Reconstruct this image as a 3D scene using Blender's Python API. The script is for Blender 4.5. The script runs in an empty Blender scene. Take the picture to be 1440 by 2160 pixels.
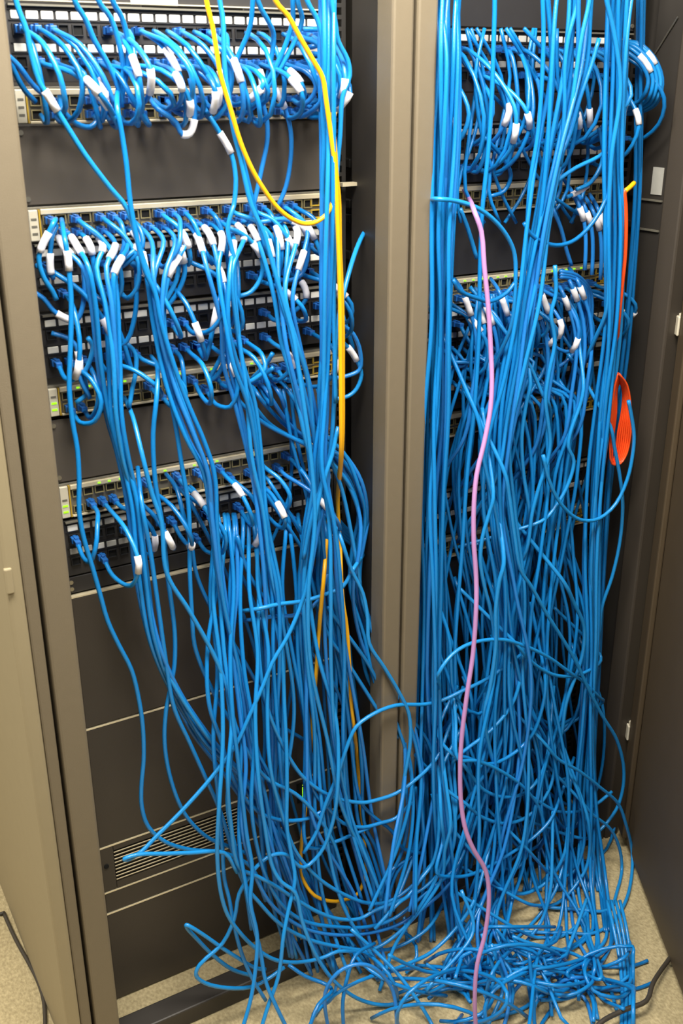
import bpy, bmesh, math, random
from mathutils import Vector, Matrix
import numpy as np

C = bpy.context.scene.collection
SC = bpy.context.scene
RND = random.Random(7)

# ---------------------------------------------------------------- camera
FPX = 2193.0
CAM = Vector((0.0, -1.3785, 0.0))
XR = Vector((0.86635355, -0.49942926, -0.00139251))     # camera right in the world
UPV = Vector((0.19175806, 0.33006318, 0.92427655))      # camera up in the world
BK = Vector((-0.46115114, -0.8010173, 0.38172099))      # camera backward in the world
cd = bpy.data.cameras.new('camera')
cd.sensor_fit = 'VERTICAL'; cd.sensor_height = 36.0
cd.lens = FPX / 2160.0 * 36.0
cd.clip_start = 0.02
cd.dof.use_dof = True; cd.dof.focus_distance = 1.9; cd.dof.aperture_fstop = 8.5
cam = bpy.data.objects.new('camera', cd); C.objects.link(cam)
m = Matrix((XR, UPV, BK)).transposed().to_4x4(); m.translation = CAM
cam.matrix_world = m
SC.camera = cam

# ---------------------------------------------------------------- world, lights, exposure
W = bpy.data.worlds.new('world'); SC.world = W; W.use_nodes = True
W.node_tree.nodes['Background'].inputs[0].default_value = (1.0, 0.93, 0.80, 1)
W.node_tree.nodes['Background'].inputs[1].default_value = 0.13
def area(name, loc, target, sx, sy, power, col=(1, 0.95, 0.85)):
    l = bpy.data.lights.new(name, 'AREA'); l.shape = 'RECTANGLE'; l.size = sx; l.size_y = sy
    l.energy = power; l.color = col
    o = bpy.data.objects.new(name, l); C.objects.link(o); o.location = loc
    o.rotation_euler = (Vector(target) - Vector(loc)).to_track_quat('-Z', 'Y').to_euler()
    return o
area('ceiling_light_front', (0.42, -0.60, 0.80), (0.6, 0.0, -0.2), 1.0, 0.3, 46)
area('ceiling_light_right', (0.9, -1.9, 0.95), (1.1, -0.1, -0.7), 1.1, 0.35, 17)
area('ceiling_light_left', (-1.0, 0.2, 0.95), (0.0, 0.1, -1.2), 1.1, 0.5, 44)
SC.view_settings.view_transform = 'Standard'
SC.view_settings.look = 'None'
SC.view_settings.exposure = 0.36
SC.view_settings.gamma = 1.0
SC.view_settings.use_curve_mapping = False

FLOOR = -1.485

# ---------------------------------------------------------------- pixel rays to real depths
def ray(px, py):
    return XR * (px - 720.0) + UPV * (1080.0 - py) - BK * FPX
def P(px, py, Y, r=0.003, lift=0.0):
    d = ray(px, py); t = (Y - CAM.y) / d.y; q = CAM + d * t
    if q.z < FLOOR + r + lift:
        t = (FLOOR + r + lift - CAM.z) / d.z; q = CAM + d * t
    return q

# ---------------------------------------------------------------- materials
def srgb(r, g, b):
    f = lambda c: (c / 255 / 12.92) if c / 255 <= 0.04045 else ((c / 255 + 0.055) / 1.055) ** 2.4
    return (f(r), f(g), f(b), 1)
def mat(name, col, rough=0.5, metal=0.0, noise=0.0, nscale=40, bump=0.0, bscale=400, emit=None, es=1.0, spec=0.5):
    m = bpy.data.materials.new(name); m.use_nodes = True
    nt = m.node_tree; b = nt.nodes['Principled BSDF']
    b.inputs['Base Color'].default_value = col
    b.inputs['Roughness'].default_value = rough
    b.inputs['Metallic'].default_value = metal
    b.inputs['Specular IOR Level'].default_value = spec
    tc = nt.nodes.new('ShaderNodeTexCoord')
    if noise > 0:
        n = nt.nodes.new('ShaderNodeTexNoise'); n.inputs['Scale'].default_value = nscale; n.inputs['Detail'].default_value = 4
        nt.links.new(tc.outputs['Object'], n.inputs['Vector'])
        mx = nt.nodes.new('ShaderNodeMix'); mx.data_type = 'RGBA'
        mx.inputs[6].default_value = [c * (1 - noise) for c in col[:3]] + [1]
        mx.inputs[7].default_value = [min(1, c * (1 + noise)) for c in col[:3]] + [1]
        nt.links.new(n.outputs['Fac'], mx.inputs[0]); nt.links.new(mx.outputs[2], b.inputs['Base Color'])
    if bump > 0:
        n2 = nt.nodes.new('ShaderNodeTexNoise'); n2.inputs['Scale'].default_value = bscale
        nt.links.new(tc.outputs['Object'], n2.inputs['Vector'])
        bp = nt.nodes.new('ShaderNodeBump'); bp.inputs['Strength'].default_value = bump; bp.inputs['Distance'].default_value = 0.002
        nt.links.new(n2.outputs['Fac'], bp.inputs['Height']); nt.links.new(bp.outputs[0], b.inputs['Normal'])
    if emit:
        b.inputs['Emission Color'].default_value = emit; b.inputs['Emission Strength'].default_value = es
    return m
M = {
 'post': mat('taupe_powder_coat', srgb(116, 105, 86), 0.55, 0, 0.05, 60, 0.15, 900),
 'side': mat('beige_powder_coat', srgb(152, 139, 110), 0.6, 0, 0.04, 30, 0.1, 900),
 'inner': mat('dark_steel', srgb(58, 54, 50), 0.5, 0.2, 0.2, 12),
 'rail': mat('black_rail', srgb(50, 48, 46), 0.45, 0.3, 0.1, 30),
 'hole': mat('void_black', srgb(8, 8, 8), 0.9),
 'black': mat('black_panel', srgb(46, 44, 44), 0.5, 0.0, 0.08, 50),
 'blank': mat('grey_brown_panel', srgb(84, 77, 69), 0.55, 0.0, 0.06, 35),
 'ups': mat('charcoal_bezel', srgb(66, 59, 51), 0.55, 0, 0.06, 25, 0.1, 700),
 'upsd': mat('charcoal_dark', srgb(30, 27, 25), 0.7),
 'lip': mat('lit_metal_lip', srgb(236, 222, 188), 0.35, 0.3),  # metal lip whose pale base also carries the light on top edges
 'silver': mat('silver_bezel', srgb(222, 214, 192), 0.4, 0.15, 0.05, 60),
 'bezel': mat('switch_bezel', srgb(120, 116, 104), 0.45, 0.2, 0.05, 60),
 'bezelrim': mat('port_rim_khaki', srgb(150, 138, 96), 0.45, 0.1),
 'gold': mat('port_rim_yellow', srgb(200, 165, 55), 0.45, 0.1),
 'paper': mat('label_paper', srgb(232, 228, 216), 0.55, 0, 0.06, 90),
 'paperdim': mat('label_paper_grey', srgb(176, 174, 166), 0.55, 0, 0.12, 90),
 'port': mat('port_body', srgb(34, 34, 36), 0.5),
 'screw': mat('screw_metal', srgb(190, 185, 170), 0.3, 0.9),
 'sleeve': mat('white_sleeve', srgb(236, 234, 238), 0.3, 0, 0.03, 80),
 'plug': mat('blue_boot', srgb(36, 108, 190), 0.35),
 'blue': mat('blue_jacket', srgb(18, 126, 200), 0.28, 0, 0.05, 60, 0.12, 500),
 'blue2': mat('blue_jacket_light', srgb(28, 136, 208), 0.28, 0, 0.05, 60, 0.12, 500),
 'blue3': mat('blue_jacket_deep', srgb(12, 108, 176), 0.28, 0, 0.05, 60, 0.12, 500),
 'blue4': mat('blue_jacket_violet', srgb(34, 124, 204), 0.28, 0, 0.05, 60, 0.12, 500),
 'yellow': mat('yellow_jacket', srgb(244, 178, 20), 0.35),
 'purple': mat('lilac_jacket', srgb(172, 126, 178), 0.4),
 'orange': mat('orange_jacket', srgb(244, 84, 32), 0.35),
 'cord': mat('black_cord', srgb(62, 56, 48), 0.5),
 'led': mat('led_green', srgb(120, 220, 20), 0.4, emit=srgb(150, 255, 20), es=1.0),
 'seg': mat('segment_display', srgb(190, 255, 30), 0.4, emit=srgb(190, 255, 30), es=1.1),
 'segw': mat('segment_display_pale', srgb(220, 255, 220), 0.4, emit=srgb(220, 255, 215), es=1.1),
 'ledm': mat('led_magenta', srgb(200, 30, 90), 0.4, emit=srgb(220, 30, 90), es=0.8),
 'door': mat('door_brown_black', srgb(78, 65, 47), 0.6, 0.0, 0.1, 20),
}
def carpet():
    m = bpy.data.materials.new('beige_carpet'); m.use_nodes = True; nt = m.node_tree; b = nt.nodes['Principled BSDF']
    b.inputs['Roughness'].default_value = 0.95; b.inputs['Specular IOR Level'].default_value = 0.1
    tc = nt.nodes.new('ShaderNodeTexCoord')
    n = nt.nodes.new('ShaderNodeTexNoise'); n.inputs['Scale'].default_value = 210; n.inputs['Detail'].default_value = 6
    n3 = nt.nodes.new('ShaderNodeTexNoise'); n3.inputs['Scale'].default_value = 9; n3.inputs['Detail'].default_value = 3
    mp = nt.nodes.new('ShaderNodeMapping'); mp.inputs['Scale'].default_value = (1.0, 0.7, 1)
    nt.links.new(tc.outputs['Object'], mp.inputs[0]); nt.links.new(mp.outputs[0], n.inputs['Vector']); nt.links.new(tc.outputs['Object'], n3.inputs['Vector'])
    a = nt.nodes.new('ShaderNodeMath'); a.operation = 'ADD'; nt.links.new(n.outputs['Fac'], a.inputs[0])
    s = nt.nodes.new('ShaderNodeMath'); s.operation = 'MULTIPLY'; s.inputs[1].default_value = 0.3; nt.links.new(n3.outputs['Fac'], s.inputs[0]); nt.links.new(s.outputs[0], a.inputs[1])
    r = nt.nodes.new('ShaderNodeValToRGB'); e = r.color_ramp.elements
    e[0].position = 0.35; e[0].color = srgb(146, 132, 99); e[1].position = 0.95; e[1].color = srgb(198, 182, 143)
    nt.links.new(a.outputs[0], r.inputs[0]); nt.links.new(r.outputs[0], b.inputs['Base Color'])
    bp = nt.nodes.new('ShaderNodeBump'); bp.inputs['Strength'].default_value = 0.6; bp.inputs['Distance'].default_value = 0.004
    nt.links.new(n.outputs['Fac'], bp.inputs['Height']); nt.links.new(bp.outputs[0], b.inputs['Normal'])
    return m
M['carpet'] = carpet()

# ---------------------------------------------------------------- mesh helpers
def bx(bm, x0, x1, y0, y1, z0, z1, bev=0.0):
    vs = [bm.verts.new((x, y, z)) for x in (x0, x1) for y in (y0, y1) for z in (z0, z1)]
    fs = [(0, 1, 3, 2), (4, 6, 7, 5), (0, 4, 5, 1), (2, 3, 7, 6), (0, 2, 6, 4), (1, 5, 7, 3)]
    faces = [bm.faces.new([vs[i] for i in f]) for f in fs]
    if bev > 0:
        ed = list({e for f in faces for e in f.edges})
        bmesh.ops.bevel(bm, geom=ed, offset=bev, segments=2, affect='EDGES', profile=0.5)
def cyl(bm, c, r, d, axis='y', seg=14):
    rot = {'y': Matrix.Rotation(math.pi / 2, 4, 'X'), 'z': Matrix.Identity(4), 'x': Matrix.Rotation(math.pi / 2, 4, 'Y')}[axis]
    bmesh.ops.create_cone(bm, cap_ends=True, segments=seg, radius1=r, radius2=r, depth=d, matrix=Matrix.Translation(c) @ rot)
def mesh(name, bm, m, smooth=False):
    bmesh.ops.recalc_face_normals(bm, faces=bm.faces[:])
    me = bpy.data.meshes.new(name); bm.to_mesh(me); bm.free(); me.materials.append(m)
    if smooth:
        me.polygons.foreach_set('use_smooth', [True] * len(me.polygons))
    return me
def link(name, me, parent=None, loc=(0, 0, 0)):
    o = bpy.data.objects.new(name, me); C.objects.link(o); o.location = loc
    if parent: o.parent = parent
    return o
def obj(name, bm, m, parent=None, loc=(0, 0, 0), smooth=False):
    return link(name, mesh(name, bm, m, smooth), parent, loc)
def boxobj(name, dims, m, parent=None, bev=0.0, loc=(0, 0, 0)):
    bm = bmesh.new(); bx(bm, *dims, bev=bev); return obj(name, bm, m, parent, loc)
def thing(name, label, cat, loc=(0, 0, 0), group=None):
    o = bpy.data.objects.new(name, None); C.objects.link(o); o.location = loc; o.empty_display_size = 0.05
    o['label'] = label; o['category'] = cat
    if group: o['group'] = group
    return o
def tag(o, label, cat, group=None):
    o['label'] = label; o['category'] = cat
    if group: o['group'] = group
    return o

# ================================================================ setting
f = boxobj('floor', (-2.5, 4.0, -3.2, 2.2, FLOOR - 0.03, FLOOR), M['carpet']); f['kind'] = 'structure'
w = boxobj('wall_back', (-2.5, 4.0, 2.2, 2.25, FLOOR, 1.25), mat('wall_paint', srgb(190, 184, 168), 0.8)); w['kind'] = 'structure'

# ================================================================ racks
TOP = 0.56
def rack(x0, label):
    """x0 = outer left face; 0.614 wide"""
    t = thing('server_rack', label, 'rack', (x0, -0.12, FLOOR))
    H = TOP - FLOOR
    S = 0.083                        # inner edge of the left post from the outer face
    R0, R1 = 0.578, 0.612            # right post
    def bo(name, d, m, bev=0.0): return boxobj(name, d, m, t, bev)
    def postprofile(xa, xb, inner):
        bm = bmesh.new()
        bx(bm, xa, xb, 0, 0.042, 0, H, 0.004)
        return bm
    return t, H, S, R0, R1, bo, postprofile
# left rack --------------------------------------------------------
t, H, S, R0, R1, bo, pp = rack(0.225, 'left open network rack with a pale beige side panel, blue cables spilling from it')
bo('side_panel', (0.0, 0.022, 0.0, 1.02, 0, H), M['side'], 0.005)
bo('corner_trim', (0.0225, 0.040, 0.004, 0.05, 0, H), M['post'], 0.003)
obj('post', pp(0.0445, S, 1), M['post'], t)
obj('post', pp(R0, R1 - 0.0005, -1), M['post'], t)
bo('frame_return', (0.046, S - 0.006, 0.043, 0.075, 0, H), M['inner'])
bo('frame_return', (R0 + 0.006, R1 - 0.003, 0.043, 0.115, 0, H), M['inner'])
bo('inner_side_panel', (0.603, 0.6115, 0.116, 1.0, 0, H), M['inner'])
bo('rear_panel', (0.023, 0.602, 1.0, 1.01, 0, H), M['inner'])
bo('top_panel', (0.023, 0.602, 0.30, 0.99, H - 0.02, H - 0.002), M['inner'])
bo('bottom_sill', (S + 0.001, R0 - 0.001, 0.003, 0.045, 0.0, 0.036), M['inner'], 0.003)
def railmesh(H):
    bm = bmesh.new()
    # rail with square mounting holes: two uprights and rungs between the holes
    w_, p = 0.022, 0.01482
    bx(bm, 0, 0.006, 0, 0.002, 0, H); bx(bm, 0.0155, w_, 0, 0.002, 0, H)
    n = int(H / p)
    for i in range(n):
        bx(bm, 0.006, 0.0155, 0, 0.002, i * p, i * p + 0.0055)
    bx(bm, w_ - 0.002, w_, 0.002, 0.04, 0, H)
    return mesh('mounting_rail', bm, M['rail'])
RM = railmesh(H - 0.02)
link('mounting_rail', RM, t, (0.555, 0.121, 0.01))
link('mounting_rail', RM, t, (0.086, 0.121, 0.01))
for z in (-0.118, -0.176, -0.198, -0.252, -0.62, -1.0):
    bo('side_brace', (0.594, 0.6028, 0.14, 0.62, z - FLOOR, z - FLOOR + 0.014), M['rail'], 0.002)
bo('bracket', (0.560, 0.598, 0.100, 0.112, -0.139 - FLOOR, -0.134 - FLOOR), M['lip'])
bo('rear_post', (0.560, 0.60, 0.42, 0.46, 0, H - 0.03), M['rail'], 0.003)
bm = bmesh.new(); bx(bm, 0.000, 0.010, -0.004, 0.004, -0.611 - FLOOR, -0.575 - FLOOR, 0.002)
obj('latch', bm, M['side'], t)
# right rack -------------------------------------------------------
t, H, S, R0, R1, bo, pp = rack(0.8385, 'right open network rack beside the taupe centre post, packed with blue cables')
S2 = 0.036; R0 = 0.531; R1 = 0.566
obj('post', pp(0.0035, S2, 1), M['post'], t)
bo('trim_strip', (-0.0008, 0.003, 0.012, 0.045, 0, H), M['inner'])
obj('post', pp(R0, R1, -1), M['ups'], t)
bo('frame_return', (R0 + 0.006, R1 - 0.003, 0.043, 0.10, 0, H), M['inner'])
bo('inner_side_panel', (0.0, 0.006, 0.116, 1.0, 0, H), M['inner'])
bo('side_panel', (R1 - 0.008, R1, 0.101, 1.0, 0, H), M['inner'])
bo('rear_panel', (0.007, R1 - 0.009, 1.0, 1.01, 0, H), M['inner'])
bo('top_panel', (0.007, R1 - 0.009, 0.30, 0.99, H - 0.02, H - 0.002), M['inner'])
bo('bottom_sill', (S2 + 0.001, R0 - 0.001, 0.003, 0.045, 0.0, 0.036), M['inner'], 0.003)
link('mounting_rail', RM, t, (0.508, 0.121, 0.01))
link('mounting_rail', RM, t, (0.036, 0.121, 0.01))
for z in (-0.185, -0.238, -0.50, -0.86, -0.95, -1.1):
    bo('side_brace', (R1 - 0.016, R1 - 0.0085, 0.105, 0.62, z - FLOOR, z - FLOOR + 0.012), M['rail'], 0.002)
bo('sticker', (0.5355, 0.5368, 0.050, 0.074, -0.176 - FLOOR, -0.132 - FLOOR), M['paperdim'])
for z_ in (-0.187, -0.236):
    bo('bracket', (0.5335, 0.5368, 0.046, 0.098, z_ - FLOOR, z_ + 0.003 - FLOOR), M['bezel'])
bm = bmesh.new(); bmesh.ops.create_cone(bm, cap_ends=True, segments=8, radius1=0.0012, radius2=0.0012, depth=0.075, matrix=Matrix.Translation((0.534, 0.078, 0.066 - FLOOR)) @ Matrix.Rotation(math.radians(38), 4, 'X'))
obj('diagonal_line', bm, M['screw'], t)  # thin metal-coloured cylinder slanting along the frame return
# open door of the right rack --------------------------------------
d = thing('rack_door', 'dark rack door standing ajar at the right edge of the photo', 'door', (1.408, -0.124, FLOOR))
bm = bmesh.new(); bx(bm, 0.008, 0.58, 0.0, 0.02, 0.012, 2.03, 0.003); obj('door_panel', bm, M['door'], d)
for i, (a, b_) in enumerate(((0.01, 0.05), (0.53, 0.575))):
    bm = bmesh.new(); bx(bm, a, b_, -0.012, -0.0005, 0.03, 2.0, 0.003); obj('stiffener', bm, M['door'], d)
for z in (0.25, -0.39 - FLOOR - 0.015, 1.85):
    bm = bmesh.new(); bx(bm, 0.004, 0.018, -0.017, -0.0125, z, z + 0.034, 0.002); cyl(bm, (0.001, -0.008, z + 0.017), 0.004, 0.04, 'z'); obj('hinge', bm, M['silver'], d)
d.rotation_euler = (0, 0, math.radians(180 + 60))
d_dir = None

# ================================================================ rack equipment
LX0, RX0 = 0.3345, 0.900       # left edges of visible gear
GW = 0.444
def portmesh(w, h, rim, m1, name='port'):
    bm = bmesh.new()
    bx(bm, -w/2 - rim, -w/2, -0.003, 0.0, -h/2 - rim, h/2 + rim); bx(bm, w/2, w/2 + rim, -0.003, 0.0, -h/2 - rim, h/2 + rim)
    bx(bm, -w/2, w/2, -0.003, 0.0, -h/2 - rim, -h/2); bx(bm, -w/2, w/2, -0.003, 0.0, h/2, h/2 + rim)
    bx(bm, -w/2, w/2, -0.0006, 0.0, -h/2, h/2)
    me = mesh(name, bm, m1); me.materials.append(M['hole'])
    for p in list(me.polygons)[24:30]: p.material_index = 1
    return me
PM_GOLD = portmesh(0.0112, 0.0095, 0.0012, M['bezelrim'])
PM_BLK = portmesh(0.0116, 0.0105, 0.0011, M['port'])
bm = bmesh.new(); bx(bm, -0.0074, 0.0074, -0.0022, 0, -0.0046, 0.0046, 0.001); LBM = mesh('label_window', bm, M['paper'])
bm = bmesh.new(); bx(bm, -0.0074, 0.0074, -0.0022, 0, -0.0046, 0.0046, 0.001); LBM2 = mesh('label_window', bm, M['paperdim'])
bm = bmesh.new(); bx(bm, -0.0019, 0.0019, -0.0012, 0, -0.0008, 0.0008); LEDM = mesh('status_light', bm, M['led'])
bm = bmesh.new(); cyl(bm, (0, -0.001, 0), 0.0032, 0.002); SCREW = mesh('screw', bm, M['screw'])
FIB = portmesh(0.0125, 0.009, 0.0016, M['gold'], 'fibre_port')
def colx(i):                     # x of column i of 24, from the gear's left edge
    return 0.0265 + i * 0.0163 + (0.001 if i >= 12 else 0) - (0.001 if i < 12 else 0)
def pcolx(i):
    return 0.014 + i * 0.01815
def patch_panel(x0, zt, label, bright=True, holes=True):
    t = thing('patch_panel', label, 'patch panel', (x0, 0, zt - 0.088), 'two-row patch panels in the racks')
    boxobj('faceplate', (0, GW, 0, 0.004, 0.0005, 0.0875), M['black'], t, 0.0008)
    boxobj('chassis', (0.006, GW - 0.006, 0.0045, 0.03, 0.003, 0.085), M['port'], t)
    boxobj('edge_lip', (0.004, GW - 0.004, -0.006, -0.0002, 0.0845, 0.0868), M['bezel'], t)
    for r in range(2):
        zl = 0.088 - (0.013 if r == 0 else 0.049)
        bm = bmesh.new(); bx(bm, 0.004, GW - 0.004, -0.0018, -0.0001, zl - 0.0062, zl - 0.0052); bx(bm, 0.004, GW - 0.004, -0.0018, -0.0001, zl + 0.0052, zl + 0.0062)
        obj('label_rail', bm, M['port'], t)
        for i in range(24):
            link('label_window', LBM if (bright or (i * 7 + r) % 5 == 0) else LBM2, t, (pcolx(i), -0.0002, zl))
            link('port', PM_BLK, t, (pcolx(i), -0.0002, zl - 0.0158))
    for sx in (0.003, GW - 0.004):
        pass
    return t
def network_switch(x0, zt, label, h=0.0445, leds=(), topm='lip', fibre=True):
    t = thing('network_switch', label, 'switch', (x0, 0, zt - h), 'one unit network switches in the racks')
    boxobj('chassis', (0.004, GW - 0.002, 0.004, 0.30, 0.001, h - 0.001), M['bezel'], t)
    boxobj('faceplate', (0, GW, 0.0, 0.0038, 0.0008, h - 0.0008), M['bezel'], t, 0.0008)
    boxobj('top_strip', (0.016, GW - 0.002, -0.005, -0.0002, h - 0.0105, h - 0.0035), M[topm], t, 0.001)
    boxobj('bottom_strip', (0.016, GW - 0.002, -0.005, -0.0002, 0.001, 0.0042), M['lip'], t, 0.0008)
    sp = boxobj('status_panel', (0.0005, 0.0125, -0.0055, -0.0002, 0.002, h - 0.004), M['silver'], t, 0.001)
    for k in range(3):
        boxobj('marking', (0.003, 0.010, -0.0062, -0.0056, 0.010 + k * 0.009, 0.0125 + k * 0.009), M['led'] if (leds and k < 2) else M['bezel'], sp)
    boxobj('divider', (0.0134, 0.0152, -0.0055, -0.0002, 0.002, h - 0.004), M['gold'], t)
    for i in range(24):
        for r in range(2):
            link('port', PM_GOLD, t, (colx(i), -0.0002, h - 0.0172 if r == 0 else 0.0112))
    for i in leds:
        link('status_light', LEDM, t, (colx(i) + RND.uniform(-0.002, 0.002), -0.0052, h - 0.007))
    if fibre:
        for k in range(2):
            for r in range(2):
                link('fibre_port', FIB, t, (0.4145 + k * 0.0185, -0.0002, h - 0.015 if r == 0 else 0.0125))
    return t
def blank(x0, zt, zb, label, m='blank', name='blank_panel', cat='panel'):
    t = thing(name, label, cat, (x0, 0, zb))
    h = zt - zb
    boxobj('faceplate', (0, GW, 0, 0.003, 0.0006, h - 0.0006), M[m], t, 0.0008)
    for x in (0.0035, GW - 0.005):
        for z in (0.008, h - 0.008):
            link('screw', SCREW, t, (x, -0.0002, z))
    return t
allled = list(range(24))
# left rack, top to bottom
tp = blank(LX0, 0.26, 0.0905, 'black panel with a big white label above the top left patch panel', 'black', 'equipment_panel')
boxobj('paper_label', (0.157, 0.219, -0.0016, -0.0002, -0.0045 + 0.001 + 0.003, 0.031), M['paper'], tp, 0.0)
boxobj('trim_line', (0.004, 0.44, -0.004, -0.0002, 0.0002, 0.0016), M['lip'], tp)
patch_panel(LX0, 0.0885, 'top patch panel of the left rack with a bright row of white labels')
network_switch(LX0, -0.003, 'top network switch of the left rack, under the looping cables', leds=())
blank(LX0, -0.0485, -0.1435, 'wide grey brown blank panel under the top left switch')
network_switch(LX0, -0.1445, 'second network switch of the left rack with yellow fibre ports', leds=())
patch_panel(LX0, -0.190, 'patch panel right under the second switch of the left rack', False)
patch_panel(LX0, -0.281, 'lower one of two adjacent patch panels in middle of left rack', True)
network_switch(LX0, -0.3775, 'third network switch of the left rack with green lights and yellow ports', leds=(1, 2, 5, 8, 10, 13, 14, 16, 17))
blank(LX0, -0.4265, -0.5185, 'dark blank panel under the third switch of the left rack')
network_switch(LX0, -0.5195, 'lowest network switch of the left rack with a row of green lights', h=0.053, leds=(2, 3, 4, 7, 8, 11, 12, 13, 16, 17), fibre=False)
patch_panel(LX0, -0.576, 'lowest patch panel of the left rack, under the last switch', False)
blank(LX0, -0.6655, -0.692, 'thin dark panel under the lowest left patch panel', 'black')
def bezel_unit(zt, zb, label, name='battery_unit', cat='battery unit'):
    t = thing(name, label, cat, (LX0, 0, zb)); h = zt - zb
    boxobj('chassis', (0.006, GW - 0.006, 0.006, 0.5, 0.002, h - 0.004), M['upsd'], t)
    boxobj('front_bezel', (0, GW, -0.006, 0.005, 0.0008, h - 0.0035), M['ups'], t, 0.0015)
    boxobj('top_lip', (0.0, GW, -0.0065, 0.004, h - 0.003, h - 0.0008), M['lip'], t)  # lit top edge of the unit, put into the strip's pale colour
    return t, h
bezel_unit(-0.694, -0.922, 'upper plain charcoal battery unit in the left rack')
bezel_unit(-0.923, -1.1525, 'middle plain charcoal unit above the slotted vent unit')
t = thing('power_unit', 'slotted charcoal power unit with glowing digits low in the left rack', 'power unit', (LX0, 0, -1.2445))
h = 0.0915
boxobj('chassis', (0.006, GW - 0.006, 0.006, 0.5, 0.002, h - 0.004), M['upsd'], t)
boxobj('front_bezel', (0, 0.022, -0.006, 0.005, 0.0008, h - 0.0035), M['ups'], t, 0.001)
boxobj('front_bezel', (0.252, GW, -0.006, 0.005, 0.0008, h - 0.0035), M['ups'], t, 0.001)
boxobj('front_bezel', (0.0225, 0.2515, -0.006, 0.005, 0.0008, 0.0135), M['ups'], t)
boxobj('front_bezel', (0.0225, 0.2515, -0.006, 0.005, 0.0785, h - 0.0035), M['ups'], t)
bm = bmesh.new(); bx(bm, 0.0225, 0.2515, -0.0055, -0.0035, 0, 0.0028); bx(bm, 0.0225, 0.2515, -0.0062, -0.0055, 0.0022, 0.0030)
SL = mesh('vent_slat', bm, M['ups'])
bm = bmesh.new(); bx(bm, 0.0225, 0.2515, -0.0068, -0.0056, 0.0, 0.0010); SLL = mesh('slat_edge', bm, M['lip'])
for k in range(9):
    s = link('vent_slat', SL, t, (0, 0, 0.0150 + k * 0.0070)); link('slat_edge', SLL, s, (0, 0, 0.0030))
boxobj('top_lip', (0.0, GW, -0.0065, 0.004, h - 0.003, h - 0.0008), M['lip'], t)
bm = bmesh.new(); cyl(bm, (0.008, -0.0068, 0.052), 0.0042, 0.0016); obj('lock', bm, M['hole'], t)
boxobj('display', (0.362, 0.392, -0.0075, -0.0062, 0.040, 0.082), M['hole'], t)
# seven-segment digits
def digit(bm, x, z, s, segs, w=0.0011, y0=-0.0086, y1=-0.0077):
    a = s; b_ = s * 1.8
    S_ = {'a': (x, x + a, z + b_ - w, z + b_), 'g': (x, x + a, z + b_/2 - w/2, z + b_/2 + w/2), 'd': (x, x + a, z, z + w),
          'f': (x, x + w, z + b_/2, z + b_), 'b': (x + a - w, x + a, z + b_/2, z + b_), 'e': (x, x + w, z, z + b_/2), 'c': (x + a - w, x + a, z, z + b_/2)}
    for q in segs:
        x0, x1, z0, z1 = S_[q]; bx(bm, x0, x1, y0, y1, z0, z1)
bm = bmesh.new()
digit(bm, 0.3725, 0.066, 0.0062, 'abged'); digit(bm, 0.3725, 0.0535, 0.0062, 'abcdefg'); digit(bm, 0.3725, 0.041, 0.0062, 'abgcdf')
obj('digits', bm, M['seg'], t)
bm = bmesh.new(); digit(bm, 0.303, 0.055, 0.0045, 'abged', y0=-0.0078, y1=-0.0066); digit(bm, 0.3085, 0.055, 0.0045, 'bc', y0=-0.0078, y1=-0.0066)
obj('digits', bm, M['segw'], t)
boxobj('status_light', (0.327, 0.3315, -0.0078, -0.0062, 0.026, 0.031), M['ledm'], t)
bezel_unit(-1.2455, -1.289, 'thin charcoal strip unit under the slotted power unit', 'drawer_unit', 'drawer')
bezel_unit(-1.290, -1.483, 'lowest plain charcoal unit resting at the rack floor', 'battery_unit')
# right rack
blank(RX0, 0.28, 0.076, 'plain black panel at the top of the right rack', 'black')
patch_panel(RX0, 0.0745, 'top patch panel of the right rack behind the cable loops', False)
blank(RX0, -0.0145, -0.0565, 'narrow black panel between two top patch panels of right rack', 'black')
patch_panel(RX0, -0.0575, 'second patch panel of the right rack with small white labels', False)
network_switch(RX0, -0.147, 'upper network switch of the right rack above the black gap', leds=(13, 15))
blank(RX0, -0.193, -0.2885, 'black blank panel between the two upper switches of right rack', 'black')
network_switch(RX0, -0.290, 'second network switch of the right rack with a yellow green light row', leds=tuple(range(2, 22)))
patch_panel(RX0, -0.336, 'patch panel under the second switch of the right rack', False)
patch_panel(RX0, -0.426, 'fourth patch panel of right rack, behind the cable curtain', False)
network_switch(RX0, -0.518, 'third network switch of right rack, hidden behind cables', leds=())
blank(RX0, -0.565, -0.654, 'black blank panel under the third switch of right rack', 'black')
patch_panel(RX0, -0.656, 'lowest patch panel of the right rack, behind thick cable curtain', True)
network_switch(RX0, -0.747, 'lowest network switch of right rack, almost hidden by cables', leds=())
blank(RX0, -0.795, -1.10, 'tall black blank panel low in right rack behind cables', 'black')
blank(RX0, -1.102, -1.48, 'lowest tall black panel of the right rack, behind the cable heap', 'black')

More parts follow.
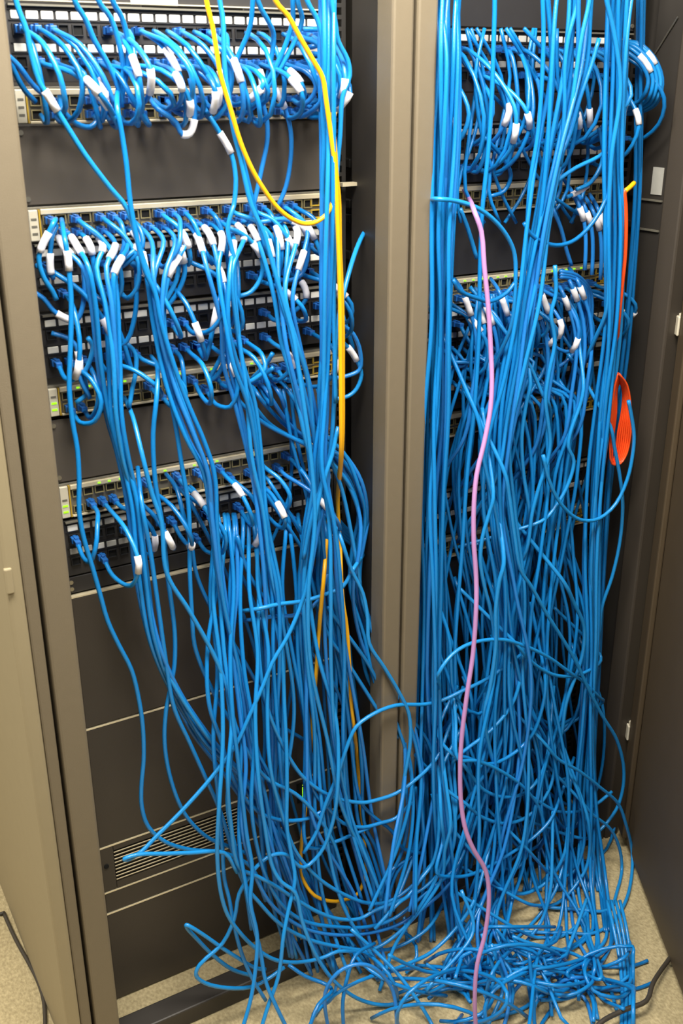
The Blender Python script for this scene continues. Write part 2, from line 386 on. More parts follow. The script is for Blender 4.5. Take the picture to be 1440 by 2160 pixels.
# ================================================================ cables
def spline(pts, step=0.012):
    """centripetal-ish Catmull-Rom through 3D points, resampled evenly"""
    p = np.array([tuple(q) for q in pts], float)
    if len(p) < 2: return p
    p = np.vstack([2 * p[0] - p[1], p, 2 * p[-1] - p[-2]])
    out = []
    for i in range(1, len(p) - 2):
        p0, p1, p2, p3 = p[i-1], p[i], p[i+1], p[i+2]
        L = np.linalg.norm(p2 - p1)
        d0 = max(np.linalg.norm(p1 - p0), 1e-6) ** .5; d1 = max(L, 1e-6) ** .5; d2 = max(np.linalg.norm(p3 - p2), 1e-6) ** .5
        m1 = (p1 - p0) / d0 - (p2 - p0) / (d0 + d1) + (p2 - p1) / d1
        m2 = (p2 - p1) / d1 - (p3 - p1) / (d1 + d2) + (p3 - p2) / d2
        m1 *= d1; m2 *= d1
        n = max(3, int(L / step))
        t = np.linspace(0, 1, n, endpoint=False)[:, None]
        out.append((2*t**3 - 3*t**2 + 1) * p1 + (t**3 - 2*t**2 + t) * m1 + (-2*t**3 + 3*t**2) * p2 + (t**3 - t**2) * m2)
    out.append(p[-2][None])
    return np.vstack(out)
def tube_arrays(path, r, seg=8):
    n = len(path)
    tan = np.gradient(path, axis=0); tan /= np.maximum(np.linalg.norm(tan, axis=1), 1e-9)[:, None]
    nrm = np.zeros_like(path)
    a = np.array([1.0, 0, 0]) if abs(tan[0][0]) < 0.8 else np.array([0, 1.0, 0])
    v = a - tan[0] * a.dot(tan[0]); v /= np.linalg.norm(v); nrm[0] = v
    for i in range(1, n):
        v = nrm[i-1] - tan[i] * nrm[i-1].dot(tan[i]); l = np.linalg.norm(v)
        nrm[i] = v / l if l > 1e-6 else nrm[i-1]
    bn = np.cross(tan, nrm)
    th = np.linspace(0, 2 * np.pi, seg, endpoint=False)
    V = path[:, None, :] + r * (np.cos(th)[None, :, None] * nrm[:, None, :] + np.sin(th)[None, :, None] * bn[:, None, :])
    V = V.reshape(-1, 3)
    F = []
    for i in range(n - 1):
        for j in range(seg):
            k = (j + 1) % seg
            F.append((i*seg + j, i*seg + k, (i+1)*seg + k, (i+1)*seg + j))
    F.append(tuple(range(seg - 1, -1, -1))); F.append(tuple((n-1)*seg + j for j in range(seg)))
    return V, F
def tube_mesh(name, path, r, m, seg=8):
    V, F = tube_arrays(path, r, seg)
    me = bpy.data.meshes.new(name); me.from_pydata(V.tolist(), [], F)
    me.polygons.foreach_set('use_smooth', [True] * len(F)); me.materials.append(m); me.update()
    return me
# shared plug mesh: a moulded boot with latch, pointing along -Y from the port
bm = bmesh.new()
bx(bm, -0.0056, 0.0056, -0.012, -0.0035, -0.0046, 0.0046, 0.0008); bx(bm, -0.0042, 0.0042, -0.026, -0.0125, -0.0038, 0.0038, 0.001)
bx(bm, -0.002, 0.002, -0.018, -0.004, 0.0048, 0.0058)
PLUG = mesh('plug', bm, M['plug'])
RAD = 0.0033
CATN = {'blue': 'cable', 'yellow': 'cable'}
NC = 0
DV, DF = [], []
def cable(pts, label, m='blue', r=RAD, group=None, sleeves=(), plug0=False, plug1=False, name='network_cable', step=0.012, deep=False):
    """sleeves: pixel x,y pairs or fractions of the length where a white label sleeve sits"""
    global NC; NC += 1
    path = spline(pts, step)
    if deep:
        path = path[::2]
    path[:, 2] = np.maximum(path[:, 2], FLOOR + r)
    # nothing may pass behind the equipment faces
    inl = (path[:, 0] > 0.33) & (path[:, 0] < 0.80); inr = (path[:, 0] > 0.89) & (path[:, 0] < 1.35)
    lim = np.where(inl | inr, -0.013, 0.3)
    if plug0: lim[:6] = 0.3
    if plug1: lim[-6:] = 0.3
    path[:, 1] = np.minimum(path[:, 1], lim)
    if deep:
        V, F = tube_arrays(path, r, 6); k0 = sum(len(v) for v in DV); DV.append(V); DF.extend([tuple(i + k0 for i in f) for f in F]); NC -= 1
        return None
    if len(label.split()) > 16: print('LONG', label)
    base = path[0].copy()
    o = link(name, tube_mesh(name, path - base, r, M[m]), None, tuple(base))
    tag(o, label, 'cable', group)
    n = len(path)
    for s in sleeves:
        if isinstance(s, tuple):
            best = None
            q = path - np.array(tuple(CAM))
            cx_ = q @ np.array(tuple(XR)); cy_ = q @ np.array(tuple(UPV)); cz_ = -(q @ np.array(tuple(BK)))
            px = 720 + FPX * cx_ / cz_; py = 1080 - FPX * cy_ / cz_
            i = int(np.argmin((px - s[0])**2 + (py - s[1])**2))
        else:
            i = int(s * (n - 1))
        # 24 mm long sleeve
        j = i
        L = 0
        while j < n - 1 and L < 0.023: L += np.linalg.norm(path[j+1] - path[j]); j += 1
        if j - i < 2: continue
        link('label_sleeve', tube_mesh('label_sleeve', path[i:j+1] - base, r + 0.0017, M['sleeve'], 8), o)
    for flag, q in ((plug0, path[0]), (plug1, path[-1])):
        if flag:
            link('plug', PLUG, o, tuple(np.array([flag[0], 0.0, flag[1]]) - base))
    return o
def lab(n, first):
    return ['first', 'second', 'third', 'fourth', 'fifth', 'sixth', 'seventh', 'eighth', 'ninth', 'tenth', 'eleventh', 'twelfth', 'thirteenth', 'fourteenth', 'fifteenth', 'sixteenth', 'seventeenth', 'eighteenth', 'nineteenth', 'twentieth', 'twenty first', 'twenty second', 'twenty third', 'twenty fourth', 'twenty fifth', 'twenty sixth', 'twenty seventh', 'twenty eighth', 'twenty ninth', 'thirtieth', 'thirty first', 'thirty second', 'thirty third', 'thirty fourth', 'thirty fifth', 'thirty sixth', 'thirty seventh', 'thirty eighth', 'thirty ninth', 'fortieth', 'forty first', 'forty second', 'forty third', 'forty fourth', 'forty fifth', 'forty sixth', 'forty seventh', 'forty eighth'][n]
def traced(spec, y0, y1, label, m='blue', **k):
    """pixel trace whose depth runs from y0 to y1 along its length"""
    n = len(spec)
    pts = []
    for i, q in enumerate(spec):
        t = i / (n - 1)
        Y = q[2] if len(q) > 2 else y0 + (y1 - y0) * t
        pts.append(P(q[0], q[1], Y, lift=RND.uniform(0.0, 0.004)))
    pre = k.pop('pre', []); post = k.pop('post', [])
    def tuck(p_end, p_prev):
        d = p_end - p_prev; d.normalize()
        q1 = p_end + d * 0.06; q2 = p_end + d * 0.13
        q1.y = min(-0.02, p_end.y + 0.03); q2.y = min(-0.018, p_end.y + 0.07)
        for q, s in ((q1, 0.05), (q2, 0.11)):
            if q.x < 0.905 or q.x > 1.325:
                q.x = min(1.325, max(0.905, p_end.x + s * (0.3 if q.x < 1 else -0.3))); q.z = p_end.z + (s if d.z > -0.2 else -s)
            q.z = max(q.z, FLOOR + 0.006)
        return [q1, q2]
    if m.startswith('blue') and not pre and 430 < spec[0][0] < 890 and 1300 < spec[0][1] < 1830 and pts[0].y < -0.05:
        x0_, y0_ = spec[0][:2]; xt = min(700, max(450, 450 + (x0_ - 450) * 0.75)); k_ = int((y0_ - 1090) / 130)
        pre = [P(xt, 1085, -0.018), P(xt + 3, 1110, -0.05)]
        for i in range(1, k_):
            t_ = i / k_; s_ = t_ * t_ * (3 - 2 * t_)
            pre.append(P(xt + (x0_ - xt) * s_ + 10 * math.sin(i * 1.7 + x0_), 1110 + (y0_ - 1110) * t_, -0.06 + (pts[0].y + 0.06) * t_))
    r_ok = m.startswith('blue') and max(spec[0][0], spec[-1][0]) < 1290
    tk = k.pop('tuck', (True, True))
    if tk[0] and not pre and r_ok and spec[0][0] > 890 and spec[0][1] > 600 and pts[0].y < -0.05: pre = tuck(pts[0], pts[1])[::-1]
    if tk[1] and not post and r_ok and spec[-1][0] > 890 and spec[-1][1] > 600 and spec[-1][1] < 2140 and pts[-1].y < -0.05: post = tuck(pts[-1], pts[-2])
    return cable(pre + pts + post, label, m, **k)
def BM():
    return RND.choice(['blue', 'blue', 'blue2', 'blue3', 'blue4'])
def port_xy(panel, i, row):
    """world x, z of a port: panel = (left edge, top z, kind)"""
    x0, zt, kind = panel
    if kind == 'p':
        zl = zt - (0.013 if row == 0 else 0.049)
        return x0 + pcolx(i), zl - 0.0158
    h = 0.0445
    return x0 + colx(i), (zt - 0.0172 if row == 0 else zt - h + 0.0112)
LA = (LX0, 0.0885, 'p'); L1 = (LX0, -0.003, 's'); L2 = (LX0, -0.1445, 's'); LB = (LX0, -0.190, 'p'); LC = (LX0, -0.281, 'p')
L3 = (LX0, -0.3775, 's'); L4 = (LX0, -0.5195, 's'); LD = (LX0, -0.576, 'p')
RE_ = (RX0, 0.0745, 'p'); RF = (RX0, -0.0575, 'p'); R1_ = (RX0, -0.147, 's'); R2_ = (RX0, -0.290, 's'); RG = (RX0, -0.336, 'p'); RH = (RX0, -0.426, 'p')

# ---- arcs from port to port
def arc(pa, ia, ra, pb, ib, rb, bulge, side, label, group=None, sl=0.35, sag=0.0, m=None, deep=False):
    xa, za = port_xy(pa, ia, ra); xb, zb = port_xy(pb, ib, rb)
    hz = za - zb
    pts = [(xa, -0.020, za), (xa + side * 0.1, -0.040, za - 0.004),
           (xa + (xb - xa) * 0.25 + side * 0.6, -0.040 - bulge * 0.6, za - hz * 0.22),
           (xa + (xb - xa) * 0.55 + side, -0.040 - bulge, za - hz * 0.55 - sag * 0.5),
           (xa + (xb - xa) * 0.85 + side * 0.7, -0.040 - bulge * 0.75, zb + hz * 0.12 - sag),
           (xb + side * 0.15, -0.045, zb - 0.006 - sag * 0.4), (xb, -0.020, zb)]
    cable(pts, label, m or BM(), group=group, sleeves=() if sl is None else (sl,), plug0=(xa, za), plug1=(xb, zb), deep=deep)
def arcs(n, pa, pb, name, group, rows=(0, 1), lo=0, hi=23, bulge=(0.03, 0.09), side=(-0.01, 0.03), shift=(-1, 4), sag=(0, 0.02), psl=0.6, deepn=0):
    for k in range(n):
        ia = lo + int((hi - lo) * (k + RND.random() * 0.8) / n)
        ib = max(0, min(23, ia + RND.randint(*shift)))
        arc(pa, ia, RND.choice(rows), pb, ib, RND.choice((0, 1)), RND.uniform(*bulge), RND.uniform(*side),
            f'{lab(k, 0)} blue cable loop from left {name}', group,
            (RND.uniform(0.3, 0.62) if RND.random() < psl else None), RND.uniform(*sag), deep=(k % 3 == 1 and k // 3 < deepn))
arcs(48, LA, L1, 'from top left patch panel to top switch', 'blue cable loops at the top of left rack', bulge=(0.02, 0.075), side=(-0.015, 0.02), shift=(0, 4), sag=(0, 0.02), deepn=14)
arcs(14, L2, LB, 'from second left switch to the panel below', 'blue cable loops under the second left switch', rows=(0,), psl=0.3, bulge=(0.008, 0.035), shift=(-2, 2), sag=(0, 0.01))
arcs(14, LB, LC, 'between the two middle patch panels on the left', 'blue cable loops over the middle left patch panels', psl=0.5, bulge=(0.01, 0.05), shift=(-3, 3))
arcs(12, LC, L3, 'above the third left switch', 'blue cable loops over the third left switch', rows=(1,), bulge=(0.02, 0.06), sag=(0, 0.03), shift=(-2, 3), psl=0.4)
arcs(14, L4, LD, 'below the lowest left switch', 'blue cable loops under the lowest left switch', bulge=(0.03, 0.09), sag=(0.0, 0.03), shift=(-1, 3), lo=0, hi=22, psl=0.4)
arcs(28, RE_, RF, 'at the top of the right rack', 'blue cable loops at the top of right rack', hi=21, bulge=(0.02, 0.075), side=(-0.01, 0.025), shift=(-2, 3), sag=(-0.02, 0.02), psl=0.5, deepn=8)
arcs(16, R2_, RG, 'under the right rack second switch', 'blue cable loops under the second right switch', rows=(1,), bulge=(0.02, 0.07), sag=(0, 0.04), psl=0.7, shift=(0, 3))
# right end loops that swing out past the equipment (top right corner of the right rack)
for k, (dx, dz) in enumerate(((0, 0), (-8, 6), (-16, 14), (-26, 24), (4, -4))):
    traced([(1300, 92 + dz * .4, -0.03), (1339 + dx, 92 + dz * .5, -0.06), (1374 + dx, 122 + dz * .4, -0.08), (1392 + dx, 165, -0.09), (1388 + dx, 200 - dz * .3, -0.09), (1372 + dx, 224 - dz * .4, -0.07), (1330 + dx, 238 - dz * .4, -0.04), (1290, 240, -0.02)],
           0, 0, f'{lab(k, 0)} of the nested blue loops swinging past the right rack corner', BM(), sleeves=((1360 + dx, 112 + dz * .4),) if k in (0, 2) else (), group='nested blue loops at the top right corner')
for k, pts in enumerate([
    [(640, 62), (697, 67), (720, 103), (733, 143), (733, 187), (720, 210), (690, 235), (640, 243)],
    [(650, 100), (700, 95), (722, 128), (728, 165), (716, 205), (680, 228), (640, 236)],
    [(655, 130), (695, 128), (712, 152), (712, 182), (695, 210), (660, 225)],
    [(628, 80), (672, 88), (700, 110), (718, 150), (714, 190), (690, 222), (655, 240)],
    [(640, 112), (680, 118), (700, 140), (702, 175), (688, 204), (650, 218)]]):
    traced(pts, -0.04, -0.04, f'{lab(k, 0)} of the nested blue loops at the top left rack right corner', BM(), group='nested blue loops at the top left rack corner')

# ---- bundles: many cables following one hanging path, fraying a little
def bundle(n, path, labelf, group=None, starts=None, m=None, tail=None, fray=1.0, sleeve_p=0.0, sleeve_at=None, seed=0, depth=0.02, deep=False):
    R = random.Random(seed)
    order = list(range(n)); mixed = order[:]; R.shuffle(mixed)
    for k in range(n):
        u = -1 + 2 * (k + 0.5) / n
        ph, ph2, fr = R.uniform(0, 6.28), R.uniform(0, 6.28), R.uniform(0.7, 1.5)
        dpt = R.uniform(-1, 1) * depth
        pts = []
        if starts:
            x, z = port_xy(*starts[k % len(starts)])
            pts += [(x, -0.020, z), (x + 0.001, -0.038, z - 0.002), (x + 0.004, -0.054, z - 0.014)]
        swap = R.uniform(-0.9, 0.9)
        for i, (px, py, hw, Y) in enumerate(path):
            if i == 0 and starts: continue
            t = i / max(1, len(path) - 1)
            uu = u * (1 - t) + (0.35 * u + 0.65 * swap) * t
            uu += 0.28 * fray * math.sin(ph + fr * i * 1.3)
            pts.append(P(px + hw * uu, py + R.uniform(-8, 8) + (0 if i else 0), min(-0.015, Y + dpt * (0.4 + t) + 0.012 * math.sin(ph2 + i)), lift=0.002))
        if tail:
            pts += tail(R)
        pl = None
        if starts:
            x, z = port_xy(*starts[k % len(starts)]); pl = (x, z)
        sl = ()
        if sleeve_at and R.random() < sleeve_p:
            sl = (R.uniform(*sleeve_at),)
        cable(pts, labelf(k), m or R.choice(['blue', 'blue', 'blue2', 'blue4']), group=group, sleeves=sl, plug0=pl or False, deep=deep)
def floor_tail(cx_, cy_, rx, ry, n):
    def f(R):
        x = cx_ + R.uniform(-rx, rx) * 0.5; y = cy_ + R.uniform(-ry, ry) * 0.4; a = R.uniform(-0.6, 3.7); cv = R.choice((-1, 1)) * R.uniform(0.2, 0.9)
        out = []
        for i in range(n):
            out.append(fl(x, y, R.uniform(0.003, 0.05)))
            x = min(1330, x + 55 * math.cos(a)); y = min(2200, max(1960, y + 38 * math.sin(a))); a += cv
        return out
    return f
def fl(px, py, h):
    d = ray(px, py); t = (FLOOR + h - CAM.z) / d.z; return CAM + d * t
def sw(p, a, b, row): return [(p, i, row) for i in range(a, b + 1)]
def L(fmt): return lambda k: fmt.format(lab(k, 0))
# left rack
bundle(7, [(120, 505, 60, -0.05), (212, 570, 46, -0.07), (222, 640, 30, -0.075), (232, 760, 28, -0.075), (244, 880, 28, -0.075), (262, 960, 22, -0.075), (284, 1060, 15, -0.075), (300, 1200, 17, -0.075), (326, 1350, 16, -0.08), (365, 1445, 15, -0.08), (428, 1550, 24, -0.08), (505, 1640, 38, -0.08), (600, 1770, 60, -0.09), (690, 1930, 90, -0.10), (760, 2060, 110, -0.12)],
       L('{} cable of the leftmost thick blue bundle under the second left switch'), starts=sw(L2, 0, 6, 1), sleeve_p=0.95, sleeve_at=(0.03, 0.075), seed=11, fray=0.7)
bundle(5, [(285, 500, 50, -0.05), (328, 580, 34, -0.08), (338, 690, 18, -0.085), (368, 820, 18, -0.085), (402, 920, 18, -0.085), (432, 1000, 16, -0.085), (448, 1100, 14, -0.085), (465, 1220, 16, -0.09), (482, 1330, 20, -0.09), (505, 1450, 25, -0.09), (530, 1570, 25, -0.09), (560, 1700, 40, -0.10), (590, 1850, 60, -0.12), (620, 2020, 80, -0.14)],
       L('{} cable of the blue bundle crossing the middle left patch panels'), starts=sw(L2, 6, 11, 1), sleeve_p=0.6, sleeve_at=(0.04, 0.08), seed=12, fray=0.8)
bundle(5, [(420, 500, 50, -0.05), (470, 575, 38, -0.08), (480, 680, 26, -0.085), (490, 760, 25, -0.085), (520, 860, 25, -0.085), (545, 1000, 25, -0.085), (558, 1100, 22, -0.085), (582, 1250, 24, -0.09), (582, 1400, 28, -0.09), (585, 1550, 28, -0.10), (600, 1750, 40, -0.11), (640, 1900, 60, -0.13), (700, 2050, 90, -0.15)],
       L('{} cable of the blue bundle hanging down the centre of the left rack'), starts=sw(L2, 11, 16, 1), sleeve_p=0.9, sleeve_at=(0.03, 0.07), seed=13, fray=0.9)
bundle(6, [(560, 500, 36, -0.06), (596, 620, 26, -0.085), (618, 720, 26, -0.09), (634, 800, 28, -0.09), (648, 900, 30, -0.09), (668, 1010, 28, -0.09), (655, 1130, 24, -0.09), (642, 1250, 22, -0.09), (645, 1400, 26, -0.09), (660, 1550, 40, -0.10), (680, 1720, 70, -0.12), (740, 1900, 110, -0.15), (800, 2050, 120, -0.2)],
       L('{} cable of the wide blue bundle left of the yellow cable'), starts=sw(L2, 16, 21, 1) + sw(L2, 18, 20, 0), sleeve_p=0.4, sleeve_at=(0.04, 0.09), seed=14, fray=0.9)
bundle(5, [(690, -120, 30, -0.10), (690, -10, 26, -0.10), (688, 120, 22, -0.11), (690, 300, 16, -0.10), (690, 450, 14, -0.10), (688, 600, 16, -0.10), (686, 750, 18, -0.10), (680, 860, 18, -0.10), (672, 980, 20, -0.10), (690, 1100, 30, -0.10), (700, 1250, 40, -0.10), (710, 1400, 50, -0.10), (720, 1560, 60, -0.11), (740, 1720, 70, -0.12), (790, 1900, 90, -0.16)],
       L('{} cable of the long blue bundle beside the yellow cable'), seed=15, fray=0.8)
bundle(7, [(560, 830, 100, -0.03), (620, 900, 60, -0.04), (700, 960, 30, -0.05), (742, 1020, 22, -0.06), (765, 1090, 16, -0.06), (758, 1150, 18, -0.06), (748, 1240, 18, -0.06), (772, 1340, 22, -0.06), (800, 1430, 30, -0.07), (850, 1520, 30, -0.09), (880, 1640, 40, -0.12), (860, 1780, 50, -0.16), (830, 1930, 70, -0.2)],
       L('{} cable of the blue bundle bulging right below the yellow cable'), starts=sw(L3, 14, 21, 1), seed=16)
bundle(2, [(520, 1120, 60, -0.04), (520, 1250, 60, -0.05), (545, 1400, 60, -0.05), (560, 1550, 60, -0.06), (570, 1700, 70, -0.07), (590, 1850, 90, -0.09), (600, 2000, 110, -0.12)],
       L('{} of the slack blue cables hanging from the lowest left switch'), starts=sw(L4, 9, 15, 1), m='blue3', seed=17, deep=True)
bundle(2, [(690, 1130, 40, -0.04), (705, 1280, 55, -0.05), (725, 1430, 60, -0.05), (730, 1580, 60, -0.06), (755, 1720, 60, -0.07), (790, 1850, 70, -0.09), (820, 1980, 90, -0.14)],
       L('{} of the dim blue cables behind the lower right of left rack'), starts=sw(L4, 16, 22, 1), m='blue3', seed=18, deep=True)
# right rack
bundle(11, [(958, -120, 40, -0.10), (945, 0, 32, -0.10), (945, 120, 28, -0.11), (942, 300, 28, -0.11), (936, 480, 30, -0.11), (932, 680, 33, -0.11), (924, 880, 33, -0.11), (915, 1050, 30, -0.11), (915, 1250, 32, -0.11), (915, 1450, 32, -0.11), (918, 1650, 34, -0.12), (925, 1820, 45, -0.14), (930, 1980, 80, -0.18)],
       L('{} cable of the blue curtain along the centre post'), seed=21, fray=0.6, depth=0.03)
bundle(9, [(1210, -120, 70, -0.12), (1200, 0, 55, -0.12), (1190, 150, 45, -0.12), (1165, 320, 36, -0.12), (1140, 480, 30, -0.12), (1112, 640, 30, -0.12), (1085, 790, 34, -0.12), (1062, 930, 36, -0.12), (1055, 1080, 45, -0.12), (1075, 1250, 60, -0.13), (1090, 1420, 70, -0.14), (1080, 1600, 80, -0.15), (1060, 1780, 90, -0.17), (1040, 1940, 110, -0.2), (1060, 2060, 140, -0.3)],
       L('{} cable of the blue bundle slanting down left in right rack'), seed=22, fray=0.8, depth=0.025)
bundle(10, [(1315, -120, 40, -0.11), (1305, 0, 32, -0.11), (1300, 150, 26, -0.11), (1296, 330, 24, -0.11), (1295, 500, 26, -0.11), (1290, 680, 26, -0.11), (1272, 850, 26, -0.11), (1258, 1000, 24, -0.11), (1250, 1180, 24, -0.11), (1250, 1350, 26, -0.12), (1240, 1520, 34, -0.13), (1235, 1700, 50, -0.15), (1240, 1860, 60, -0.2), (1260, 1980, 60, -0.25)],
       L('{} cable of the vertical blue bundle at right rack right side'), seed=23, fray=0.6, depth=0.02, tail=floor_tail(1230, 2050, 90, 40, 4))
bundle(4, [(1352, -120, 10, -0.06), (1350, 60, 8, -0.06), (1347, 250, 9, -0.06), (1345, 400, 9, -0.06), (1335, 560, 10, -0.06), (1318, 740, 12, -0.07), (1296, 900, 12, -0.08), (1280, 1060, 12, -0.09), (1270, 1250, 14, -0.10), (1262, 1420, 14, -0.11), (1250, 1600, 30, -0.12), (1260, 1800, 40, -0.15), (1280, 1960, 50, -0.2)],
       L('{} of the four outermost blue cables beside the open door'), seed=24, fray=0.4, depth=0.008, m='blue3')
bundle(12, [(1130, 720, 110, -0.05), (1150, 840, 90, -0.08), (1150, 1000, 80, -0.10), (1145, 1150, 80, -0.11), (1140, 1320, 90, -0.12), (1130, 1480, 100, -0.13), (1120, 1650, 110, -0.15), (1110, 1820, 130, -0.18), (1120, 1960, 150, -0.22)],
       L('{} of the blue cables hanging from the right rack fourth patch panel'), starts=sw(RH, 4, 15, 0), deep=True, seed=25, sleeve_p=0.3, sleeve_at=(0.05, 0.2), tail=floor_tail(1150, 2040, 130, 60, 3))
bundle(9, [(1110, 660, 110, -0.05), (1090, 760, 70, -0.07), (1040, 900, 40, -0.09), (1040, 1010, 30, -0.10), (1056, 1130, 26, -0.11), (1072, 1250, 30, -0.11), (1060, 1400, 40, -0.12), (1030, 1560, 50, -0.13), (1010, 1720, 60, -0.15), (1000, 1880, 90, -0.18)],
       L('{} of the blue cables dropping from the panel under second right switch'), starts=sw(RG, 3, 11, 1), deep=True, seed=26, sleeve_p=0.5, sleeve_at=(0.03, 0.08), tail=floor_tail(980, 2060, 110, 50, 3))

# ================================================================ single cables, each followed in the photograph
def T(pts, y0, y1, label, m=None, **k):
    traced(pts, y0, y1, label, m or 'blue', **k)
up = lambda x, Y=-0.08: [P(x, -130, Y)]
# --- top of the left rack
T([(20, -130), (33, 0), (57, 67), (63, 100), (83, 173), (100, 200), (133, 253), (180, 327), (233, 397), (268, 440), (290, 510), (320, 600)], -0.09, -0.09, 'blue cable slanting across the grey blank panel from the top left', 'blue2', sleeves=((96, 196),))
T([(250, 180, -0.03), (247, 227), (257, 283), (267, 350), (275, 430), (290, 510), (307, 573), (327, 617), (340, 680), (370, 780), (400, 860), (430, 930), (452, 1000), (458, 1120), (470, 1260), (500, 1400), (520, 1540), (545, 1700), (560, 1880)], -0.09, -0.11, 'blue cable dropping straight over the left blank panel below the top switch')
T([(140, -130), (157, 0), (180, 40), (200, 87), (227, 133), (250, 187), (257, 225)], -0.09, -0.05, 'bright blue cable coming from above at upper left, beside white label', 'blue2')
T([(190, -130), (207, 0), (233, 37), (253, 100), (260, 150), (247, 205)], -0.09, -0.05, 'left of two blue cables crossing the big white label', 'blue2')
T([(220, -130), (237, 0), (257, 37), (270, 93), (267, 150), (255, 215)], -0.09, -0.05, 'right of two blue cables crossing the big white label', 'blue')
T([(455, -130), (463, 0), (470, 40), (472, 100), (475, 160), (482, 207), (492, 273), (507, 333), (530, 433), (557, 493), (573, 550), (587, 600), (607, 667), (620, 717), (630, 783), (640, 850), (655, 960), (664, 1100), (650, 1250), (655, 1400), (690, 1560), (720, 1700), (780, 1840), (800, 1960)], -0.10, -0.15, 'long blue cable just right of the yellow cable at the top', 'blue2')
T([(540, -130), (533, 0), (527, 57), (507, 107), (483, 160), (470, 200)], -0.09, -0.04, 'blue cable leaning left from above in the top middle')
T([(530, -130), (543, 0), (567, 47), (577, 73), (573, 117), (560, 180)], -0.09, -0.04, 'short bright blue cable ending in the top middle patch panel', 'blue2')
T([(617, -130), (617, 0), (617, 43), (600, 100), (567, 167), (533, 217), (515, 232)], -0.10, -0.04, 'blue cable leaning left beside the upper yellow cable, left one', 'blue')
T([(630, -130), (627, 0), (637, 37), (630, 67), (600, 127), (567, 180), (533, 227), (500, 240)], -0.10, -0.04, 'blue cable leaning left beside the upper yellow cable, right one', 'blue2')
T([(630, -130), (647, 0), (667, 37), (680, 83), (683, 133), (680, 233), (683, 300), (680, 400), (683, 460), (683, 567), (683, 667), (677, 767), (673, 850), (690, 950), (720, 1030), (745, 1150), (760, 1240)], -0.11, -0.08, 'blue cable running straight down just left of the yellow cable', 'blue2')
T([(690, -130), (700, 0), (707, 50), (713, 87), (733, 127), (737, 160), (722, 205), (717, 283), (710, 367), (706, 480), (704, 640), (706, 760), (708, 850)], -0.11, -0.11, 'blue cable curving past the corner right of the yellow cable', 'blue2')
T([(555, 175, -0.03), (553, 210), (563, 257), (563, 300), (553, 350), (540, 410), (525, 470)], -0.05, -0.04, 'left of two short blue cables hanging over blank panel centre', 'blue4')
T([(575, 170, -0.03), (580, 187), (600, 227), (613, 277), (613, 333), (603, 393), (585, 437)], -0.05, -0.03, 'right of two short blue cables over blank panel, white sleeve on top', 'blue4', sleeves=((582, 190),))
T([(428, 225, -0.03), (440, 243), (463, 280), (487, 323), (497, 377), (493, 433), (490, 443), (480, 483), (492, 540), (495, 620), (505, 720), (520, 830), (530, 960), (555, 1080), (570, 1200), (600, 1340), (620, 1500), (600, 1660)], -0.06, -0.10, 'blue cable with a long white sleeve over the blank panel', 'blue2', sleeves=((461, 278),))
T([(490, 235, -0.03), (497, 290), (515, 350), (527, 400), (545, 470), (560, 530)], -0.05, -0.06, 'dim blue cable beside the yellow loop above the second switch', 'blue3')
T([(315, 205, -0.03), (333, 230), (370, 257), (384, 283), (400, 281), (410, 252), (409, 210), (400, 165)], -0.07, -0.07, 'small hanging blue loop with white sleeve below the top left switch', 'blue4', sleeves=((386, 285),))
T([(125, 205, -0.03), (133, 233), (160, 260), (190, 268), (210, 247), (217, 212)], -0.06, -0.05, 'low blue loop sagging below the top switch at far left', 'blue3')
T([(8, 95), (30, 150), (52, 190), (75, 215)], -0.05, -0.03, 'upper of two short blue cables entering the top switch far left', 'blue3')
T([(14, 115), (40, 140), (70, 180), (100, 205)], -0.05, -0.03, 'lower of two short blue cables entering the top switch far left', 'blue4')
# --- middle of the left rack
T([(118, 462, -0.02), (113, 470), (103, 490), (87, 523), (82, 550), (93, 587), (110, 613), (119, 632)], -0.06, -0.05, 'blue cable with white sleeve curling at the far left below second switch', 'blue2', sleeves=((103, 492),))
T([(130, 463, -0.03), (137, 507), (143, 540), (147, 587), (150, 633), (150, 683), (148, 750), (146, 817), (153, 890), (163, 947), (167, 1013), (167, 1080), (177, 1137), (195, 1197), (210, 1250), (227, 1310), (250, 1360), (277, 1413), (293, 1477), (301, 1533), (303, 1600), (298, 1660), (299, 1702), (312, 1743), (347, 1775), (400, 1792), (472, 1799), (530, 1830), (560, 1900)], -0.08, -0.12, 'lone long blue cable hanging at the far left of the left rack', 'blue', sleeves=((143, 530),))
T([(76, 560), (90, 570), (100, 590)], -0.03, -0.02, 'short dim blue stub at the far left beside middle patch panels', 'blue3')
T([(72, 617), (92, 630), (112, 655), (135, 670), (160, 676), (172, 655), (178, 610), (175, 560)], -0.04, -0.05, 'blue cable with white sleeve looping low over the far left labels', 'blue4', sleeves=((118, 660),))
T([(185, 712), (195, 730), (190, 760), (178, 790), (182, 830), (160, 850)], -0.05, -0.04, 'bright short blue loop above the third left switch at far left', 'blue2')
T([(108, 703), (140, 712), (160, 730), (168, 765), (170, 800), (190, 840)], -0.03, -0.05, 'blue cable with tiny white sleeve above third left switch', 'blue4', sleeves=((156, 742),))
T([(265, 722), (285, 745), (287, 780), (280, 815), (272, 860)], -0.04, -0.05, 'bright blue loop left of the green lights on third switch', 'blue2')
T([(480, 700), (468, 745), (452, 780), (440, 800)], -0.03, -0.03, 'left of two glossy blue cables entering third switch centre', 'blue2')
T([(485, 735), (470, 770), (455, 795), (440, 803)], -0.05, -0.03, 'right of two glossy blue cables entering third switch centre', 'blue2')
T([(575, 745), (563, 765), (547, 783), (530, 800)], -0.06, -0.03, 'upper glossy blue stub near the third switch yellow ports', 'blue2')
T([(577, 775), (562, 788), (548, 796), (530, 808)], -0.06, -0.03, 'lower glossy blue stub near the third switch yellow ports', 'blue2')
